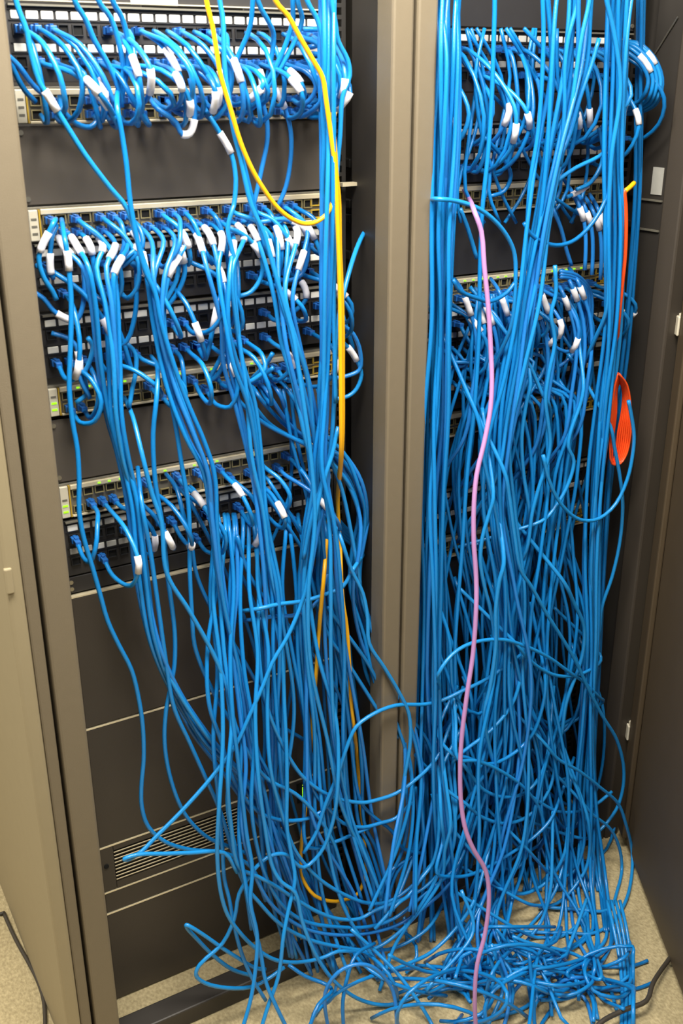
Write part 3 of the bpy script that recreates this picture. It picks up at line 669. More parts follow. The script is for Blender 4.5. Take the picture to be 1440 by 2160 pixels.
T([(365, 500), (378, 540), (372, 590), (345, 640), (330, 660)], -0.05, -0.04, 'blue loop bending right over the middle patch panel labels, first', 'blue2', sleeves=((360, 520),))
T([(380, 520), (390, 570), (378, 610), (350, 650)], -0.06, -0.04, 'blue loop bending right over the middle patch panel labels, second', 'blue', sleeves=((375, 530),))
T([(545, 470), (600, 462), (640, 480), (650, 530), (635, 580), (600, 592), (575, 580)], -0.05, -0.05, 'wide blue loop under the yellow loop beside the second switch', 'blue4', sleeves=((612, 482),))
T([(480, 480), (520, 500), (550, 540), (552, 580), (530, 615), (505, 625)], -0.06, -0.05, 'round blue loop over the middle patch panels at centre', 'blue2', sleeves=((530, 505),))
T([(788, 460, 0.0), (760, 505, -0.05), (740, 560, -0.09), (722, 630, -0.11), (710, 700, -0.11), (706, 790, -0.11), (704, 850), (695, 960), (660, 1080), (640, 1180)], -0.10, -0.10, 'curved blue cable reaching right past the yellow cable toward inner wall', 'blue2', r=0.0034)
T([(700, 670, -0.06), (718, 683, -0.06), (745, 705), (760, 745), (758, 780), (735, 792), (708, 798)], -0.07, -0.05, 'smaller blue loop right of the yellow cable, white sleeve', 'blue4')
T([(708, 712, -0.06), (722, 722), (738, 738), (752, 760), (762, 790), (752, 820), (735, 835), (708, 842)], -0.06, -0.05, 'larger blue loop right of the yellow cable', 'blue2', sleeves=((732, 733),))
T([(720, 660, -0.02), (745, 740, -0.01), (765, 850, 0.0), (785, 950, 0.01)], 0, 0, 'dim thick blue cable near the inner wall, behind yellow cable', 'blue3', r=0.004)
for k in range(5):
    T([(706 + k, 955), (738 + k * 3, 1000 + k * 4), (762 + k * 3, 1058 + k * 6), (774 + k, 1105 + k * 8), (765, 1140 + k * 5), (735, 1120 + k * 6), (700, 1080 + k * 8)], -0.05, -0.02, lab(k, 0) + ' strand of the dim blue fan against the inner wall', 'blue3', group='dim blue fan beside the inner wall')
# --- crossing strands in the lower left
T([(713, 900), (700, 960), (690, 990), (668, 1073), (655, 1190), (640, 1260), (608, 1339), (574, 1398), (553, 1450), (528, 1505), (497, 1571), (445, 1641), (382, 1712), (333, 1761), (295, 1799), (267, 1814), (262, 1812), (288, 1803), (347, 1801), (400, 1799), (472, 1799), (500, 1840)], -0.11, -0.16, 'shiny blue cable crossing diagonally to a sharp turn over the slots', 'blue2')
T([(318, 752, -0.016), (332, 775, -0.06), (330, 840), (323, 913), (327, 1013), (343, 1113), (353, 1213), (368, 1330), (368, 1400), (363, 1433), (350, 1500), (347, 1567), (357, 1633), (380, 1700), (404, 1736), (440, 1768), (476, 1783), (520, 1800)], -0.09, -0.10, 'blue cable bowing left in front of the blank charcoal unit')
T([(290, 985, -0.05), (300, 1070), (318, 1170), (335, 1290), (352, 1410), (367, 1493), (400, 1567), (433, 1640), (460, 1700), (480, 1760), (501, 1834), (515, 1868), (530, 1960)], -0.10, -0.11, 'blue cable sloping right just above the slotted unit')
T([(900, 1485, -0.13), (834, 1488), (789, 1505), (751, 1533), (733, 1571), (712, 1634), (685, 1700), (665, 1760), (640, 1800)], -0.13, -0.14, 'bright blue cable arching left from centre post over the yellow cable', 'blue2', pre=[P(1100, 1380, -0.14), P(1030, 1430, -0.14), P(973, 1458, -0.14), P(935, 1476, -0.135)])
T([(688, 1332), (730, 1394), (768, 1453), (806, 1512), (851, 1568), (900, 1620)], -0.08, -0.12, 'lower of two blue cables slanting right below the yellow cable')
T([(690, 1280), (719, 1321), (772, 1394), (817, 1471), (851, 1502), (900, 1561), (925, 1640)], -0.08, -0.12, 'upper of two blue cables slanting right below the yellow cable')
T([(700, 1080, -0.05), (720, 1140), (740, 1200), (765, 1252), (775, 1304), (778, 1356), (810, 1408), (841, 1460), (862, 1506), (865, 1565), (851, 1651), (844, 1740), (820, 1830)], -0.10, -0.15, 'blue cable bending around toward the centre post foot', 'blue2')
T([(338, 752, -0.016), (352, 790, -0.05), (362, 850), (373, 913), (383, 980), (397, 1063), (400, 1130), (400, 1200), (405, 1300), (410, 1360), (440, 1440), (486, 1520), (530, 1570), (570, 1640), (600, 1720)], -0.08, -0.10, 'blue cable curving from the lowest left loops to the middle', 'blue')
T([(350, 1000, -0.016), (372, 1030, -0.05), (385, 1080), (403, 1147), (415, 1215), (460, 1310), (500, 1370), (545, 1450), (580, 1520), (640, 1560)], -0.07, -0.08, 'straight slanting blue cable across the plain charcoal unit', 'blue3')
T([(262, 838, -0.016), (280, 880, -0.06), (300, 960), (320, 1040), (340, 1100), (352, 1210), (400, 1290), (455, 1390), (478, 1450), (500, 1540), (560, 1640), (622, 1674), (664, 1715), (702, 1775), (723, 1840), (747, 1903), (765, 2000)], -0.09, -0.15, 'blue cable swinging right across the small glowing digits', 'blue2')
T([(500, 1130), (520, 1200), (545, 1245), (600, 1310), (650, 1370), (690, 1420), (720, 1480), (745, 1560)], -0.07, -0.08, 'blue cable slanting right behind the diagonal shiny cable', 'blue3')
T([(500, 1290, -0.06), (545, 1284), (590, 1274), (640, 1268), (690, 1252), (722, 1238), (745, 1200), (766, 1170, -0.05)], -0.10, -0.10, 'short blue cable running sideways to a raised end by the yellow cable', 'blue2')
T([(500, 1310, -0.05), (540, 1306), (580, 1300), (630, 1296), (670, 1268), (690, 1210)], -0.09, -0.09, 'blue cable turning up beside the lower yellow strands', 'blue4')
T([(440, 1480), (465, 1560), (490, 1640), (522, 1691), (556, 1719), (601, 1731), (650, 1726), (685, 1705), (706, 1660), (725, 1600)], -0.12, -0.13, 'sagging blue loop right under the small glowing digits', 'blue')
T([(560, 1480), (595, 1570), (640, 1640), (702, 1681), (765, 1693), (792, 1688), (834, 1674), (870, 1650), (920, 1600)], -0.12, -0.14, 'uppermost sagging blue loop left of the centre post foot', 'blue2')
T([(660, 1665), (692, 1705), (723, 1736), (765, 1745), (803, 1736), (834, 1726), (870, 1690)], -0.12, -0.14, 'second sagging blue loop left of the centre post foot', 'blue')
T([(760, 1690), (785, 1720), (825, 1752), (850, 1790), (890, 1800)], -0.12, -0.14, 'short blue cable slanting right below the sagging loops', 'blue3')
T([(650, 1788), (700, 1778), (740, 1762), (780, 1745)], -0.13, -0.13, 'short blue cable rising right with a white glint', 'blue')
T([(570, 1620), (595, 1720), (620, 1790), (643, 1823), (678, 1858), (730, 1889), (775, 1905), (817, 1903), (862, 1875), (900, 1835), (940, 1780), (960, 1720)], -0.15, -0.17, 'broad shiny blue sag passing just below the yellow loop end', 'blue2')
T([(480, 1640), (487, 1740), (505, 1830), (539, 1847), (574, 1865), (622, 1896), (671, 1924), (712, 1938), (758, 1938), (792, 1920), (851, 1896), (900, 1868), (945, 1815), (960, 1750)], -0.16, -0.18, 'second broad blue sag below the yellow loop end', 'blue2')
T([(530, 1700), (545, 1800), (570, 1870), (600, 1915), (647, 1945), (712, 1955), (775, 1955), (830, 1938), (900, 1882), (960, 1830)], -0.16, -0.18, 'third broad blue sag below the yellow loop end', 'blue')
T([(510, 1740), (535, 1840), (570, 1905), (610, 1940), (653, 1962), (712, 1972), (778, 1968), (840, 1950), (900, 1910), (950, 1860)], -0.16, -0.18, 'fourth broad blue sag below the yellow loop end', 'blue4')
T([(480, 1700), (497, 1790), (520, 1870), (546, 1903), (581, 1941), (615, 1965), (664, 1986), (730, 2000), (765, 2004), (830, 2000), (900, 1960)], -0.15, -0.19, 'blue cable dipping toward the floor from the lower left tangle', 'blue2')
T([(462, 1700), (458, 1800), (465, 1880), (480, 1930), (504, 1965), (539, 2000), (581, 2025), (626, 2030), (678, 2021), (712, 2007), (768, 2007), (806, 1993), (851, 1958), (900, 1903), (932, 1850), (938, 1793), (950, 1740)], -0.17, -0.20, 'long front blue cable sweeping up right from the sill', 'blue2')
T([(545, 1640), (558, 1740), (575, 1830), (594, 1861), (622, 1882), (636, 1938), (650, 1979), (678, 2035), (712, 2077), (765, 2111), (817, 2120), (862, 2108), (920, 2075), (980, 2050)], -0.16, -0.28, 'big low blue loop crossing the front sill', 'blue2')
T([(560, 2045), (539, 2042), (504, 2022), (469, 2000), (435, 1976), (402, 1955), (393, 1951), (394, 1957), (412, 1977), (448, 2014), (490, 2045), (530, 2058)], -0.17, -0.13, 'blue hairpin poking left near the rack floor', 'blue2')
T([(712, 1660), (700, 1740), (675, 1800), (640, 1830), (601, 1802), (574, 1804), (546, 1823), (525, 1850), (504, 1886), (494, 1938), (469, 1990), (421, 2035), (413, 2056), (431, 2073), (480, 2084), (528, 2082), (560, 2068), (600, 2040)], -0.16, -0.16, 'leftmost large blue loop resting near the rack floor', 'blue2')
T([(450, 1560), (460, 1680), (469, 1790), (473, 1854), (483, 1896), (494, 1955), (508, 2007), (530, 2060), (560, 2110)], -0.12, -0.18, 'blue cable falling straight to the floor behind the hairpin', 'blue')
T([(600, 1500), (604, 1580), (605, 1660), (605, 1747), (615, 1806), (622, 1854), (608, 1920), (598, 1972), (587, 2059), (563, 2129), (545, 2190)], -0.12, -0.25, 'upright blue cable running off the bottom left of centre', 'blue2')
T([(490, 1500), (505, 1630), (520, 1760), (532, 1834), (528, 1903), (542, 1972), (539, 2042), (528, 2111), (505, 2190)], -0.14, -0.25, 'blue cable dropping past the hairpin to the bottom edge', 'blue')
T([(505, 1780), (517, 1860), (530, 1930), (549, 2007), (560, 2070), (580, 2118), (615, 2190)], -0.16, -0.26, 'blue cable slanting right off the bottom edge, near the sill', 'blue')
T([(608, 2035), (643, 2059), (688, 2077), (700, 2090), (671, 2120), (645, 2190)], -0.2, -0.3, 'blue cable lying across the sill and bending down', 'blue3')
T([(695, 2190), (686, 2094), (712, 2052), (747, 2035), (782, 2038), (817, 2070), (832, 2104), (838, 2190)], -0.25, -0.3, 'arched blue cable standing on the floor past the sill', 'blue4')
T([(726, 2190), (723, 2111), (733, 2059), (750, 2015), (790, 1990)], -0.28, -0.22, 'blue cable rising from the bottom edge inside the arched one', 'blue3')
T([(740, 1960), (799, 2014), (834, 2049), (869, 2094), (910, 2160), (920, 2190)], -0.2, -0.35, 'blue cable slanting down right across the floor centre', 'blue2')
T([(780, 2060), (830, 2045), (865, 2031), (910, 2008), (960, 1960), (1000, 1900)], -0.25, -0.22, 'blue cable slanting up right across the floor centre', 'blue2')
for k, (x0, x1) in enumerate(((813, 848), (822, 868), (806, 880))):
    T([(x0 - 8, 1950), (x0, 1882), (x0 + 15, 1840), (x1, 1795), (x1 + 12, 1730), (x1 + 8, 1660)], -0.14, -0.12, lab(k, 0) + ' blue cable fanning up right at the centre post foot', 'blue', group='blue fan at the centre post foot')
for k in range(3):
    T([(745 + 12 * k, 1740), (765 + 12 * k, 1781), (785 + 10 * k, 1834), (800 + 8 * k, 1886), (806 + 6 * k, 1960)], -0.10, -0.14, lab(k, 0) + ' blue cable fanning down to the centre post foot', 'blue', group='blue strands falling to the centre post foot')
# --- yellow, purple, orange and black ones
T([(430, -130), (435, 0), (447, 50), (457, 110), (463, 150), (473, 187), (487, 233), (507, 300), (533, 360), (560, 405), (587, 440), (617, 463), (643, 472), (667, 468), (690, 450), (703, 420), (707, 385), (703, 320), (697, 260), (694, 238)], -0.125, -0.12, 'yellow cable hanging in a wide loop over the second left switch', 'yellow', r=0.0031)
yl = [(560, -130), (580, 0), (607, 33), (633, 80), (660, 127), (680, 163), (687, 207), (693, 250), (700, 300), (706, 350), (709, 400), (712, 480), (715, 560), (717, 640), (718, 760), (719, 860), (719, 950, -0.115), (712, 1060, -0.06), (717, 1150, -0.06), (722, 1260, -0.105), (731, 1322, -0.105), (737, 1408, -0.105), (740, 1478, -0.105), (746, 1530, -0.105), (753, 1600, -0.08), (760, 1700, -0.08), (768, 1775, -0.08), (771, 1840, -0.105), (755, 1884, -0.10), (727, 1898, -0.12), (697, 1901, -0.13), (663, 1889, -0.12), (640, 1858, -0.10), (634, 1810, -0.105), (640, 1740, -0.105), (646, 1690, -0.08), (653, 1600, -0.08), (659, 1500, -0.08), (667, 1415, -0.10), (671, 1350, -0.09), (676, 1290, -0.10), (683, 1215, -0.105), (690, 1120, -0.05), (697, 1060, -0.04)]
T(yl, -0.125, -0.12, 'long yellow cable running down the left rack to a low loop', 'yellow', r=0.0033)
T([(707, 236), (704, 260), (708, 320), (711, 370), (716, 420), (718, 520), (722, 620), (724, 700), (724, 800), (724, 900), (722, 955, -0.11), (716, 1030, -0.05)], -0.115, -0.115, 'dark yellow strand lying against the right of the yellow cable', 'yellow', r=0.0022)
T([(978, 398, -0.03), (985, 412, -0.035), (1001, 448), (1015, 489), (1021, 561), (1029, 642), (1035, 742), (1037, 800), (1034, 861), (1021, 933), (1005, 1001), (999, 1070), (999, 1142), (1004, 1220), (1004, 1281), (997, 1381), (985, 1462), (973, 1562), (970, 1643), (974, 1710), (983, 1755), (1000, 1795), (1024, 1837), (1031, 1894), (1022, 1972), (1006, 2035), (1001, 2103), (1005, 2200)], -0.16, -0.42, 'single lilac cable running down the right rack to the floor', 'purple', r=0.0036)
# orange fibre: upper strand with yellow tip, lower coil
o = T([(1322, 399, -0.127), (1317, 403), (1319, 430), (1320, 470), (1318, 540), (1312, 600), (1306, 660), (1300, 740, -0.10)], -0.13, -0.125, 'orange cable with a yellow tip beside the right blue bundle', 'orange', r=0.0032)
oo = [q for q in C.objects if q.get('label') == 'orange cable with a yellow tip beside the right blue bundle'][0]
tp_ = spline([P(1337, 386, -0.122), P(1329, 394, -0.126), P(1318, 403, -0.130)], 0.004)
link('tip', tube_mesh('tip', tp_ - np.array(tuple(oo.location)), 0.0039, M['yellow']), oo)
cl = None
for k in range(7):
    a = k * 5.0
    T([(1305 + k * 0.5, 788 + k * 3), (1322 - k * 1.5, 812 + k * 2), (1330 - k * 3, 860), (1330 - k * 4.5, 910), (1322 - k * 4, 955), (1308 - k * 3, 978), (1290, 978 - k), (1286 + k, 930), (1290 + k * 1.5, 870), (1296 + k, 815), (1304 + k, 786 + k * 3)], -0.125 + 0.003 * k, -0.12 + 0.003 * k, lab(k, 0) + ' turn of the orange coil hanging right of the blue bundle', 'orange', r=0.0018, group='turns of the orange coil')
for k, pts in enumerate(([(-30, 1850), (0, 1905), (12, 1935), (35, 1985), (60, 2030), (80, 2070), (92, 2110), (96, 2200)],)):
    pp_ = [fl(x, y, 0.004) for x, y in pts]
    cable(pp_, 'black cord lying on the carpet beside the beige side panel', 'cord', r=0.0035, name='black_cable')
cable([fl(1240, 2200, 0.02), fl(1263, 2160, 0.03), fl(1315, 2131, 0.03), fl(1363, 2111, 0.03), fl(1376, 2075, 0.03), fl(1420, 2010, 0.01)], 'black cord on the carpet at bottom right, in front of cable heap', 'cord', r=0.0042, name='black_cable')
# --- right rack singles
T([(1038, -130), (1043, 0), (1041, 81), (1037, 201), (1029, 322), (1017, 443), (1012, 560), (1010, 700), (1000, 860), (985, 1000), (975, 1150), (960, 1350), (955, 1500)], -0.13, -0.12, 'single blue cable falling right of the curtain, left of centre', 'blue')
T([(1140, -130), (1144, 0), (1146, 73), (1142, 181), (1134, 282), (1118, 383), (1110, 500), (1103, 600), (1085, 750), (1060, 900), (1040, 1020)], -0.13, -0.12, 'lone blue cable from the top centre of the right rack', 'blue')
T([(1262, -130), (1279, 0), (1291, 52), (1303, 121), (1308, 181), (1303, 242), (1291, 314), (1285, 400), (1282, 520), (1280, 650)], -0.15, -0.13, 'pale shiny blue cable in front of the right blue bundle', 'blue2', r=0.0036)
T([(1225, -130), (1218, 0), (1198, 81), (1190, 150), (1190, 240), (1180, 350)], -0.13, -0.12, 'blue cable crossing left over the slanting bundle top', 'blue2')
T([(1258, -130), (1243, 0), (1226, 81), (1214, 161), (1202, 242), (1182, 322), (1166, 403), (1150, 500), (1125, 620), (1095, 750), (1070, 880), (1050, 1000)], -0.14, -0.13, 'long straight blue cable slanting left from the top right', 'blue2')
T([(1263, 81), (1247, 137), (1222, 209), (1202, 282), (1178, 342), (1158, 423), (1145, 520), (1120, 640), (1100, 760)], -0.13, -0.12, 'blue cable parallel to and right of the long slanting one', 'blue')
T([(905, 421, -0.10), (925, 420), (961, 424), (1009, 440), (1049, 472), (1073, 505), (1085, 537), (1087, 590), (1080, 680)], -0.15, -0.13, 'shiny blue arc leaving the centre post over the black gap', 'blue2')
T([(1105, 470), (1118, 493), (1150, 513), (1182, 517), (1214, 505), (1251, 468), (1279, 415), (1290, 360)], -0.13, -0.13, 'thin blue sag hanging across the black gap', 'blue3')
T([(955, 590), (969, 613), (1009, 630), (1033, 636), (1069, 617), (1090, 590)], -0.14, -0.13, 'blue sag crossing the lilac cable below the yellow green lights', 'blue3')
T([(1160, 395), (1178, 379), (1214, 354), (1263, 330), (1285, 310)], -0.11, -0.11, 'blue cable slanting up right above the upper right switch', 'blue2')
T([(1195, 416), (1206, 411), (1239, 391), (1263, 362), (1273, 334), (1267, 290), (1262, 270)], -0.08, -0.08, 'white sleeved blue cable curling over the upper right switch', 'blue2', sleeves=((1206, 411),))
T([(1215, 400), (1245, 385), (1266, 352), (1274, 310)], -0.09, -0.09, 'blue cable curling just above the white sleeved one', 'blue2')
T([(1020, 290), (1033, 302), (1061, 334), (1077, 371), (1063, 403), (1030, 415)], -0.07, -0.05, 'blue loop ending at the upper right switch left end', 'blue3')
T([(970, 440), (982, 470), (995, 510), (1005, 545)], -0.09, -0.09, 'shiny short blue cable left of the lilac cable top', 'blue2')
T([(1165, 440), (1182, 480), (1195, 530), (1205, 560)], -0.06, -0.06, 'blue cable in the black gap of the right rack', 'blue4')
T([(907, 640), (918, 670), (922, 720), (918, 790)], -0.09, -0.09, 'pale blue bend poking out beside the centre post', 'blue2')
for k, (x, y) in enumerate(((1225, 430), (1240, 440), (1258, 450), (1268, 445))):
    T([(x - 25, y - 35, -0.03), (x - 8, y - 5), (x + 6, y + 35), (x + 10, y + 80), (x + 8, y + 140)], -0.07, -0.09, lab(k, 0) + ' of the sleeved blue cables right of the black gap', 'blue4', sleeves=((x, y + 12),), group='sleeved blue cables right of the black gap')
# cables with white sleeves under the second right switch
for k, (x, y) in enumerate(((1030, 660), (1062, 640), (1135, 660), (1148, 635), (1195, 640), (1213, 622), (1228, 618), (985, 640))):
    T([(x - 28, y - 52, -0.02), (x - 10, y - 25), (x + 4, y + 12), (x + 16, y + 52), (x + 20, y + 110), (x + 10, y + 190), (x - 5, y + 280)], -0.07, -0.10, lab(k, 0) + ' of the white sleeved cables under the second right switch', 'blue4', sleeves=((x - 5, y - 8),), group='white sleeved cables under the second right switch')
for k in range(3):
    T([(1180, 572 + k * 6), (1215 - k * 4, 580 + k * 4), (1243 - k * 5, 610), (1248 - k * 6, 660), (1235 - k * 5, 710), (1210, 745), (1190, 765)], -0.07, -0.06, lab(k, 0) + ' of nested blue arcs right end of second right switch', 'blue4', group='nested blue arcs at second right switch')
T([(1170, 560), (1172, 620), (1162, 662), (1170, 722), (1158, 783), (1150, 843), (1154, 881), (1160, 933), (1154, 973), (1138, 1022), (1122, 1082), (1110, 1160)], -0.14, -0.13, 'shiny wavy blue cable in the middle of the right rack', 'blue2')
T([(1110, 760), (1130, 800), (1144, 832), (1156, 850)], -0.12, -0.13, 'short blue cable joining the shiny wavy one from left', 'blue2')
T([(1118, 810), (1110, 848), (1100, 921), (1104, 1002), (1115, 1080)], -0.13, -0.12, 'blue cable left of the shiny wavy one', 'blue2')
T([(1230, 820), (1222, 857), (1206, 901), (1198, 941), (1210, 973), (1194, 1030), (1158, 1086), (1140, 1100)], -0.12, -0.13, 'bent blue cable right of the shiny wavy one', 'blue2')
T([(1325, 845), (1330, 870), (1337, 921), (1333, 965), (1323, 1010), (1299, 1062), (1263, 1094), (1222, 1096), (1182, 1062), (1158, 1014), (1145, 960)], -0.14, -0.14, 'big blue loop sagging right of centre below the orange coil', 'blue2')
T([(1287, 900), (1295, 941), (1307, 1006), (1313, 1062), (1307, 1142), (1291, 1215), (1269, 1281), (1262, 1340)], -0.13, -0.12, 'blue cable bowing out right under the orange coil', 'blue2')
T([(1010, 890), (1021, 973), (1041, 1062), (1061, 1183), (1069, 1259), (1085, 1380), (1110, 1480), (1150, 1560)], -0.15, -0.15, 'blue cable slanting right away from the lilac cable', 'blue')
T([(1065, 1000), (1073, 1042), (1085, 1130), (1097, 1200), (1122, 1240), (1154, 1297), (1182, 1341), (1214, 1395), (1239, 1450), (1270, 1510), (1300, 1560), (1315, 1620), (1312, 1670), (1299, 1708), (1271, 1745), (1243, 1767), (1210, 1765)], -0.16, -0.17, 'bright blue cable sweeping right then looping at the right edge', 'blue2', r=0.0034)
T([(1040, 1050), (1033, 1078), (1017, 1134), (1013, 1183), (1022, 1240), (1033, 1281), (1042, 1345), (1040, 1420)], -0.16, -0.15, 'shiny blue cable just right of the lilac cable', 'blue2')
T([(1062, 1190), (1053, 1224), (1045, 1289), (1045, 1361), (1033, 1450), (1021, 1506), (1033, 1583), (1050, 1640)], -0.17, -0.16, 'thick glossy blue cable right of the lilac cable', 'blue2', r=0.0038)
T([(1190, 1230), (1210, 1272), (1231, 1321), (1230, 1370), (1222, 1403), (1194, 1482), (1180, 1560)], -0.16, -0.15, 'glossy blue cable bending right then back at mid height', 'blue2', r=0.0036)
T([(925, 1420), (953, 1381), (993, 1357), (1057, 1349), (1102, 1361), (1154, 1385), (1194, 1413), (1235, 1442), (1262, 1470)], -0.17, -0.15, 'shiny blue arch crossing behind the lilac cable at mid height', 'blue2')
T([(1090, 1360), (1110, 1385), (1138, 1409), (1174, 1425), (1210, 1425), (1240, 1415)], -0.16, -0.15, 'short shiny blue sag under the crossing arch', 'blue2')
T([(960, 1600), (985, 1579), (1033, 1542), (1077, 1490), (1095, 1440)], -0.16, -0.15, 'blue cable rising right out of the lilac cable', 'blue2')
T([(960, 1590), (981, 1597), (1037, 1611), (1086, 1587), (1122, 1550), (1142, 1498), (1150, 1440)], -0.17, -0.16, 'blue loop rising right below the lilac midpoint', 'blue')
T([(965, 1600), (1000, 1604), (1029, 1613), (1073, 1637), (1102, 1659), (1134, 1700), (1150, 1760)], -0.18, -0.17, 'shiny blue cable slanting down right from the lilac cable', 'blue2')
T([(975, 1610), (993, 1635), (1021, 1667), (1061, 1681), (1102, 1675), (1128, 1653), (1150, 1610)], -0.17, -0.16, 'upper of two blue sags right of the lilac cable', 'blue2')
T([(984, 1697), (1000, 1712), (1021, 1726), (1065, 1737), (1110, 1724), (1142, 1692), (1162, 1655), (1170, 1590)], -0.18, -0.16, 'lower brighter blue sag right of the lilac cable', 'blue2')
T([(1120, 1680), (1166, 1708), (1198, 1714), (1227, 1708), (1255, 1698), (1290, 1670)], -0.17, -0.16, 'small shiny blue sag toward the door side', 'blue2')
T([(970, 1720), (985, 1687), (1041, 1603), (1069, 1522), (1077, 1470), (1080, 1400)], -0.15, -0.14, 'blue cable rising steeply right from the lilac cable', 'blue')
T([(1150, 1570), (1174, 1599), (1222, 1627), (1263, 1659), (1303, 1695), (1320, 1740), (1333, 1800), (1330, 1860), (1315, 1910), (1287, 1950), (1243, 1970), (1202, 1968)], -0.17, -0.22, 'outermost blue loop at lower right beside the door', 'blue2')
T([(1225, 1690), (1247, 1716), (1287, 1749), (1307, 1793), (1311, 1833), (1303, 1873), (1280, 1920)], -0.18, -0.22, 'blue loop nested inside the outermost lower right one', 'blue2')
T([(1030, 1840), (1045, 1861), (1069, 1879), (1102, 1886), (1142, 1869), (1166, 1845), (1190, 1800)], -0.2, -0.2, 'shiny blue sag right of the lilac bend', 'blue2')
T([(1110, 1790), (1138, 1821), (1162, 1845), (1190, 1849), (1214, 1833), (1231, 1781), (1231, 1740), (1222, 1680)], -0.2, -0.18, 'blue sag hanging under the right bundle low down', 'blue2')
T([(1110, 1905), (1134, 1910), (1174, 1906), (1206, 1877), (1235, 1833), (1243, 1793), (1240, 1730)], -0.23, -0.2, 'long blue curve climbing right near the heap top', 'blue2')
T([(920, 1840), (949, 1849), (985, 1847), (1021, 1833), (1069, 1805), (1122, 1769), (1160, 1730)], -0.2, -0.18, 'blue cable slanting up right behind the lilac bend', 'blue')
T([(1090, 1960), (1134, 1978), (1174, 1978), (1210, 1958), (1239, 1918), (1251, 1861), (1250, 1800)], -0.26, -0.2, 'blue curve just above the floor heap at right', 'blue2')
T([(1080, 1975), (1118, 1990), (1174, 2002), (1222, 2018), (1255, 2043), (1283, 2079), (1300, 2130)], -0.3, -0.4, 'pale blue cable arching over the floor heap toward the door', 'blue2')
T([(820, 2015), (860, 2035), (908, 2051), (981, 2053), (1041, 2022), (1086, 1982), (1134, 1934), (1170, 1880)], -0.27, -0.22, 'long front blue sweep crossing behind lilac cable near the floor', 'blue2')
T([(900, 2090), (957, 2069), (1021, 2051), (1069, 2031), (1110, 1986), (1142, 1942), (1160, 1880)], -0.3, -0.24, 'second long blue sweep just under the first near the floor', 'blue2')
T([(800, 2090), (830, 2000), (860, 1950), (892, 1902), (916, 1861), (932, 1821), (937, 1793), (930, 1720)], -0.2, -0.18, 'glossy blue cable rising along the curtain foot', 'blue2', r=0.0034)
T([(790, 1960), (840, 1905), (860, 1890), (888, 1853), (912, 1821), (925, 1760)], -0.2, -0.17, 'glossy blue cable left of the one rising along curtain foot', 'blue2')
T([(1010, 2190), (1021, 2143), (1033, 2095), (1069, 2063), (1118, 2039), (1166, 2047), (1214, 2063), (1247, 2095), (1260, 2150)], -0.35, -0.4, 'blue arch on the carpet, tallest at bottom right', 'blue2')
T([(1055, 2190), (1069, 2143), (1077, 2103), (1110, 2067), (1170, 2080), (1230, 2103), (1250, 2160)], -0.35, -0.4, 'blue arch on the carpet inside the tallest one', 'blue4')
T([(1020, 2150), (1069, 2139), (1110, 2123), (1142, 2087), (1150, 2070), (1180, 2040)], -0.35, -0.35, 'blue cable across the bare carpet patch, left one', 'blue2')
T([(1130, 2190), (1142, 2160), (1166, 2123), (1174, 2095), (1180, 2060)], -0.38, -0.35, 'blue cable across the bare carpet patch, right one', 'blue3')
T([(1240, 2085), (1295, 2089), (1335, 2087), (1362, 2079), (1378, 2072)], -0.4, -0.42, 'lower blue end sticking out toward the door', 'blue3')
T([(1240, 2040), (1290, 2040), (1330, 2038), (1352, 2032), (1366, 2026)], -0.36, -0.38, 'upper blue end sticking out toward the door', 'blue3')
for k in range(4):
    T([(1280 + k * 9, 1900), (1292 + k * 9, 1950), (1306 + k * 8, 2022), (1312 + k * 8, 2103), (1308 + k * 9, 2190)], -0.3, -0.48, lab(k, 0) + ' of the parallel pale blue cables falling to bottom right', 'blue2', group='parallel pale blue cables at bottom right')
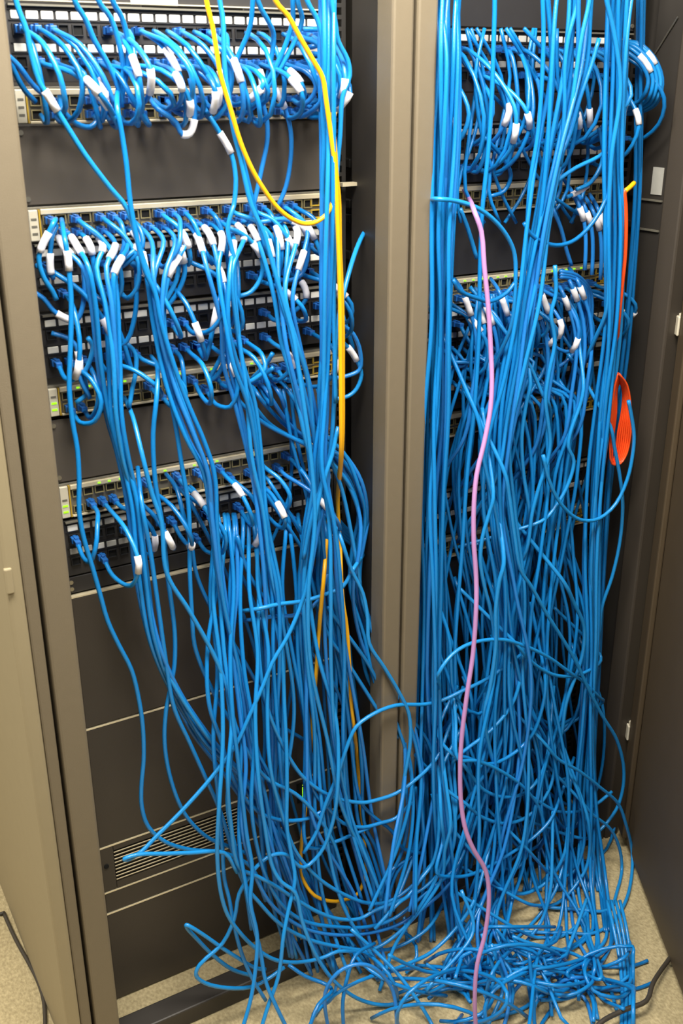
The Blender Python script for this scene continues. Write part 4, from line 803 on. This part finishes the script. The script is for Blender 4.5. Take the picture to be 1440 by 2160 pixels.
# --- floor heap and hanging tangle of the right rack (look-alikes)
R = random.Random(5)
for k in range(28):
    x = R.uniform(700, 1290); y = R.uniform(1985, 2190) if x > 850 else R.uniform(2060, 2200)
    a = R.uniform(0, 6.28); cv = R.choice((-1, 1)) * R.uniform(0.15, 0.6); n = R.randint(6, 9); hh = R.uniform(0.02, 0.13)
    pts = []
    for i in range(n):
        pts.append(fl(max(660, min(1335, x)), max(1955, y), 0.004 + hh * math.sin(math.pi * i / (n - 1)) + R.uniform(0, 0.01)))
        if 1080 < x < 1235 and y > 2075: y = 2070 - (y - 2075) * 0.3
        x += 52 * math.cos(a); y += 30 * math.sin(a); a += cv
    cable(pts, '', deep=True)
for k in range(16):
    x0 = R.uniform(900, 1180); y0 = R.uniform(1450, 1880); wd = R.uniform(70, 170); dp = R.uniform(40, 110); Y = R.uniform(-0.15, -0.10)
    T([(x0 - 10, y0 - 120), (x0, y0), (x0 + wd * 0.25, y0 + dp * 0.7), (x0 + wd * 0.55, y0 + dp), (min(1300, x0 + wd * 0.85), y0 + dp * 0.6), (min(1305, x0 + wd), y0 - 30), (min(1295, x0 + wd * 1.02), y0 - 160)], Y, Y, 'blue slack loop among look-alikes low in the right rack', R.choice(['blue', 'blue3', 'blue4']), deep=True)
# --- what nobody could count: the deep packed strands behind the curtains
allV, allF, off = [], [], 0
def pack(n, path, seed, yr_):
    global off
    R = random.Random(seed)
    for k in range(n):
        u = R.uniform(-1, 1); u2 = R.uniform(-1, 1); ph = R.uniform(0, 6.28); Y = R.uniform(*yr_)
        pts = []
        for i, (px, py, hw) in enumerate(path):
            t = i / (len(path) - 1)
            uu = u * (1 - t) + u2 * t + 0.25 * math.sin(ph + i * 1.1)
            pts.append(P(px + hw * max(-1.0, min(1.0, uu)), py, Y + 0.01 * math.sin(ph + i)))
        p = spline(pts, 0.03); p[:, 2] = np.maximum(p[:, 2], FLOOR + 0.004); p[:, 1] = np.minimum(p[:, 1], -0.012)
        V, F = tube_arrays(p, 0.003, 6); allV.append(V); allF.extend([tuple(i + off for i in f) for f in F]); off += len(V)
pack(46, [(1110, 620, 110), (1105, 780, 150), (1095, 950, 165), (1090, 1120, 160), (1088, 1300, 160), (1085, 1500, 160), (1080, 1700, 165), (1080, 1880, 180)], 31, (-0.08, -0.02))
pack(14, [(930, 60, 20), (928, 300, 25), (925, 600, 35), (915, 900, 35), (912, 1200, 35), (912, 1500, 35), (915, 1800, 50)], 32, (-0.09, -0.03))
pack(14, [(1080, 60, 150), (1100, 160, 160), (1110, 280, 160), (1110, 400, 160), (1110, 470, 150)], 33, (-0.05, -0.02))
pack(5, [(590, 820, 90), (620, 930, 90), (640, 1050, 90), (620, 1200, 110), (620, 1400, 110), (640, 1600, 120), (680, 1800, 140), (740, 1960, 150)], 41, (-0.06, -0.02))
k0 = sum(len(v) for v in DV); DF.extend([tuple(i + k0 for i in f) for f in allF]); DV.extend(allV)
me = bpy.data.meshes.new('packed_cables'); me.from_pydata(np.vstack(DV).tolist(), [], DF)
me.polygons.foreach_set('use_smooth', [True] * len(DF)); me.materials.append(M['blue']); me.update()
o = link('packed_cables', me); o['kind'] = 'stuff'
tag(o, 'dense mass of blue cables packed behind the front cable curtains', 'cables')
print('cables', NC)
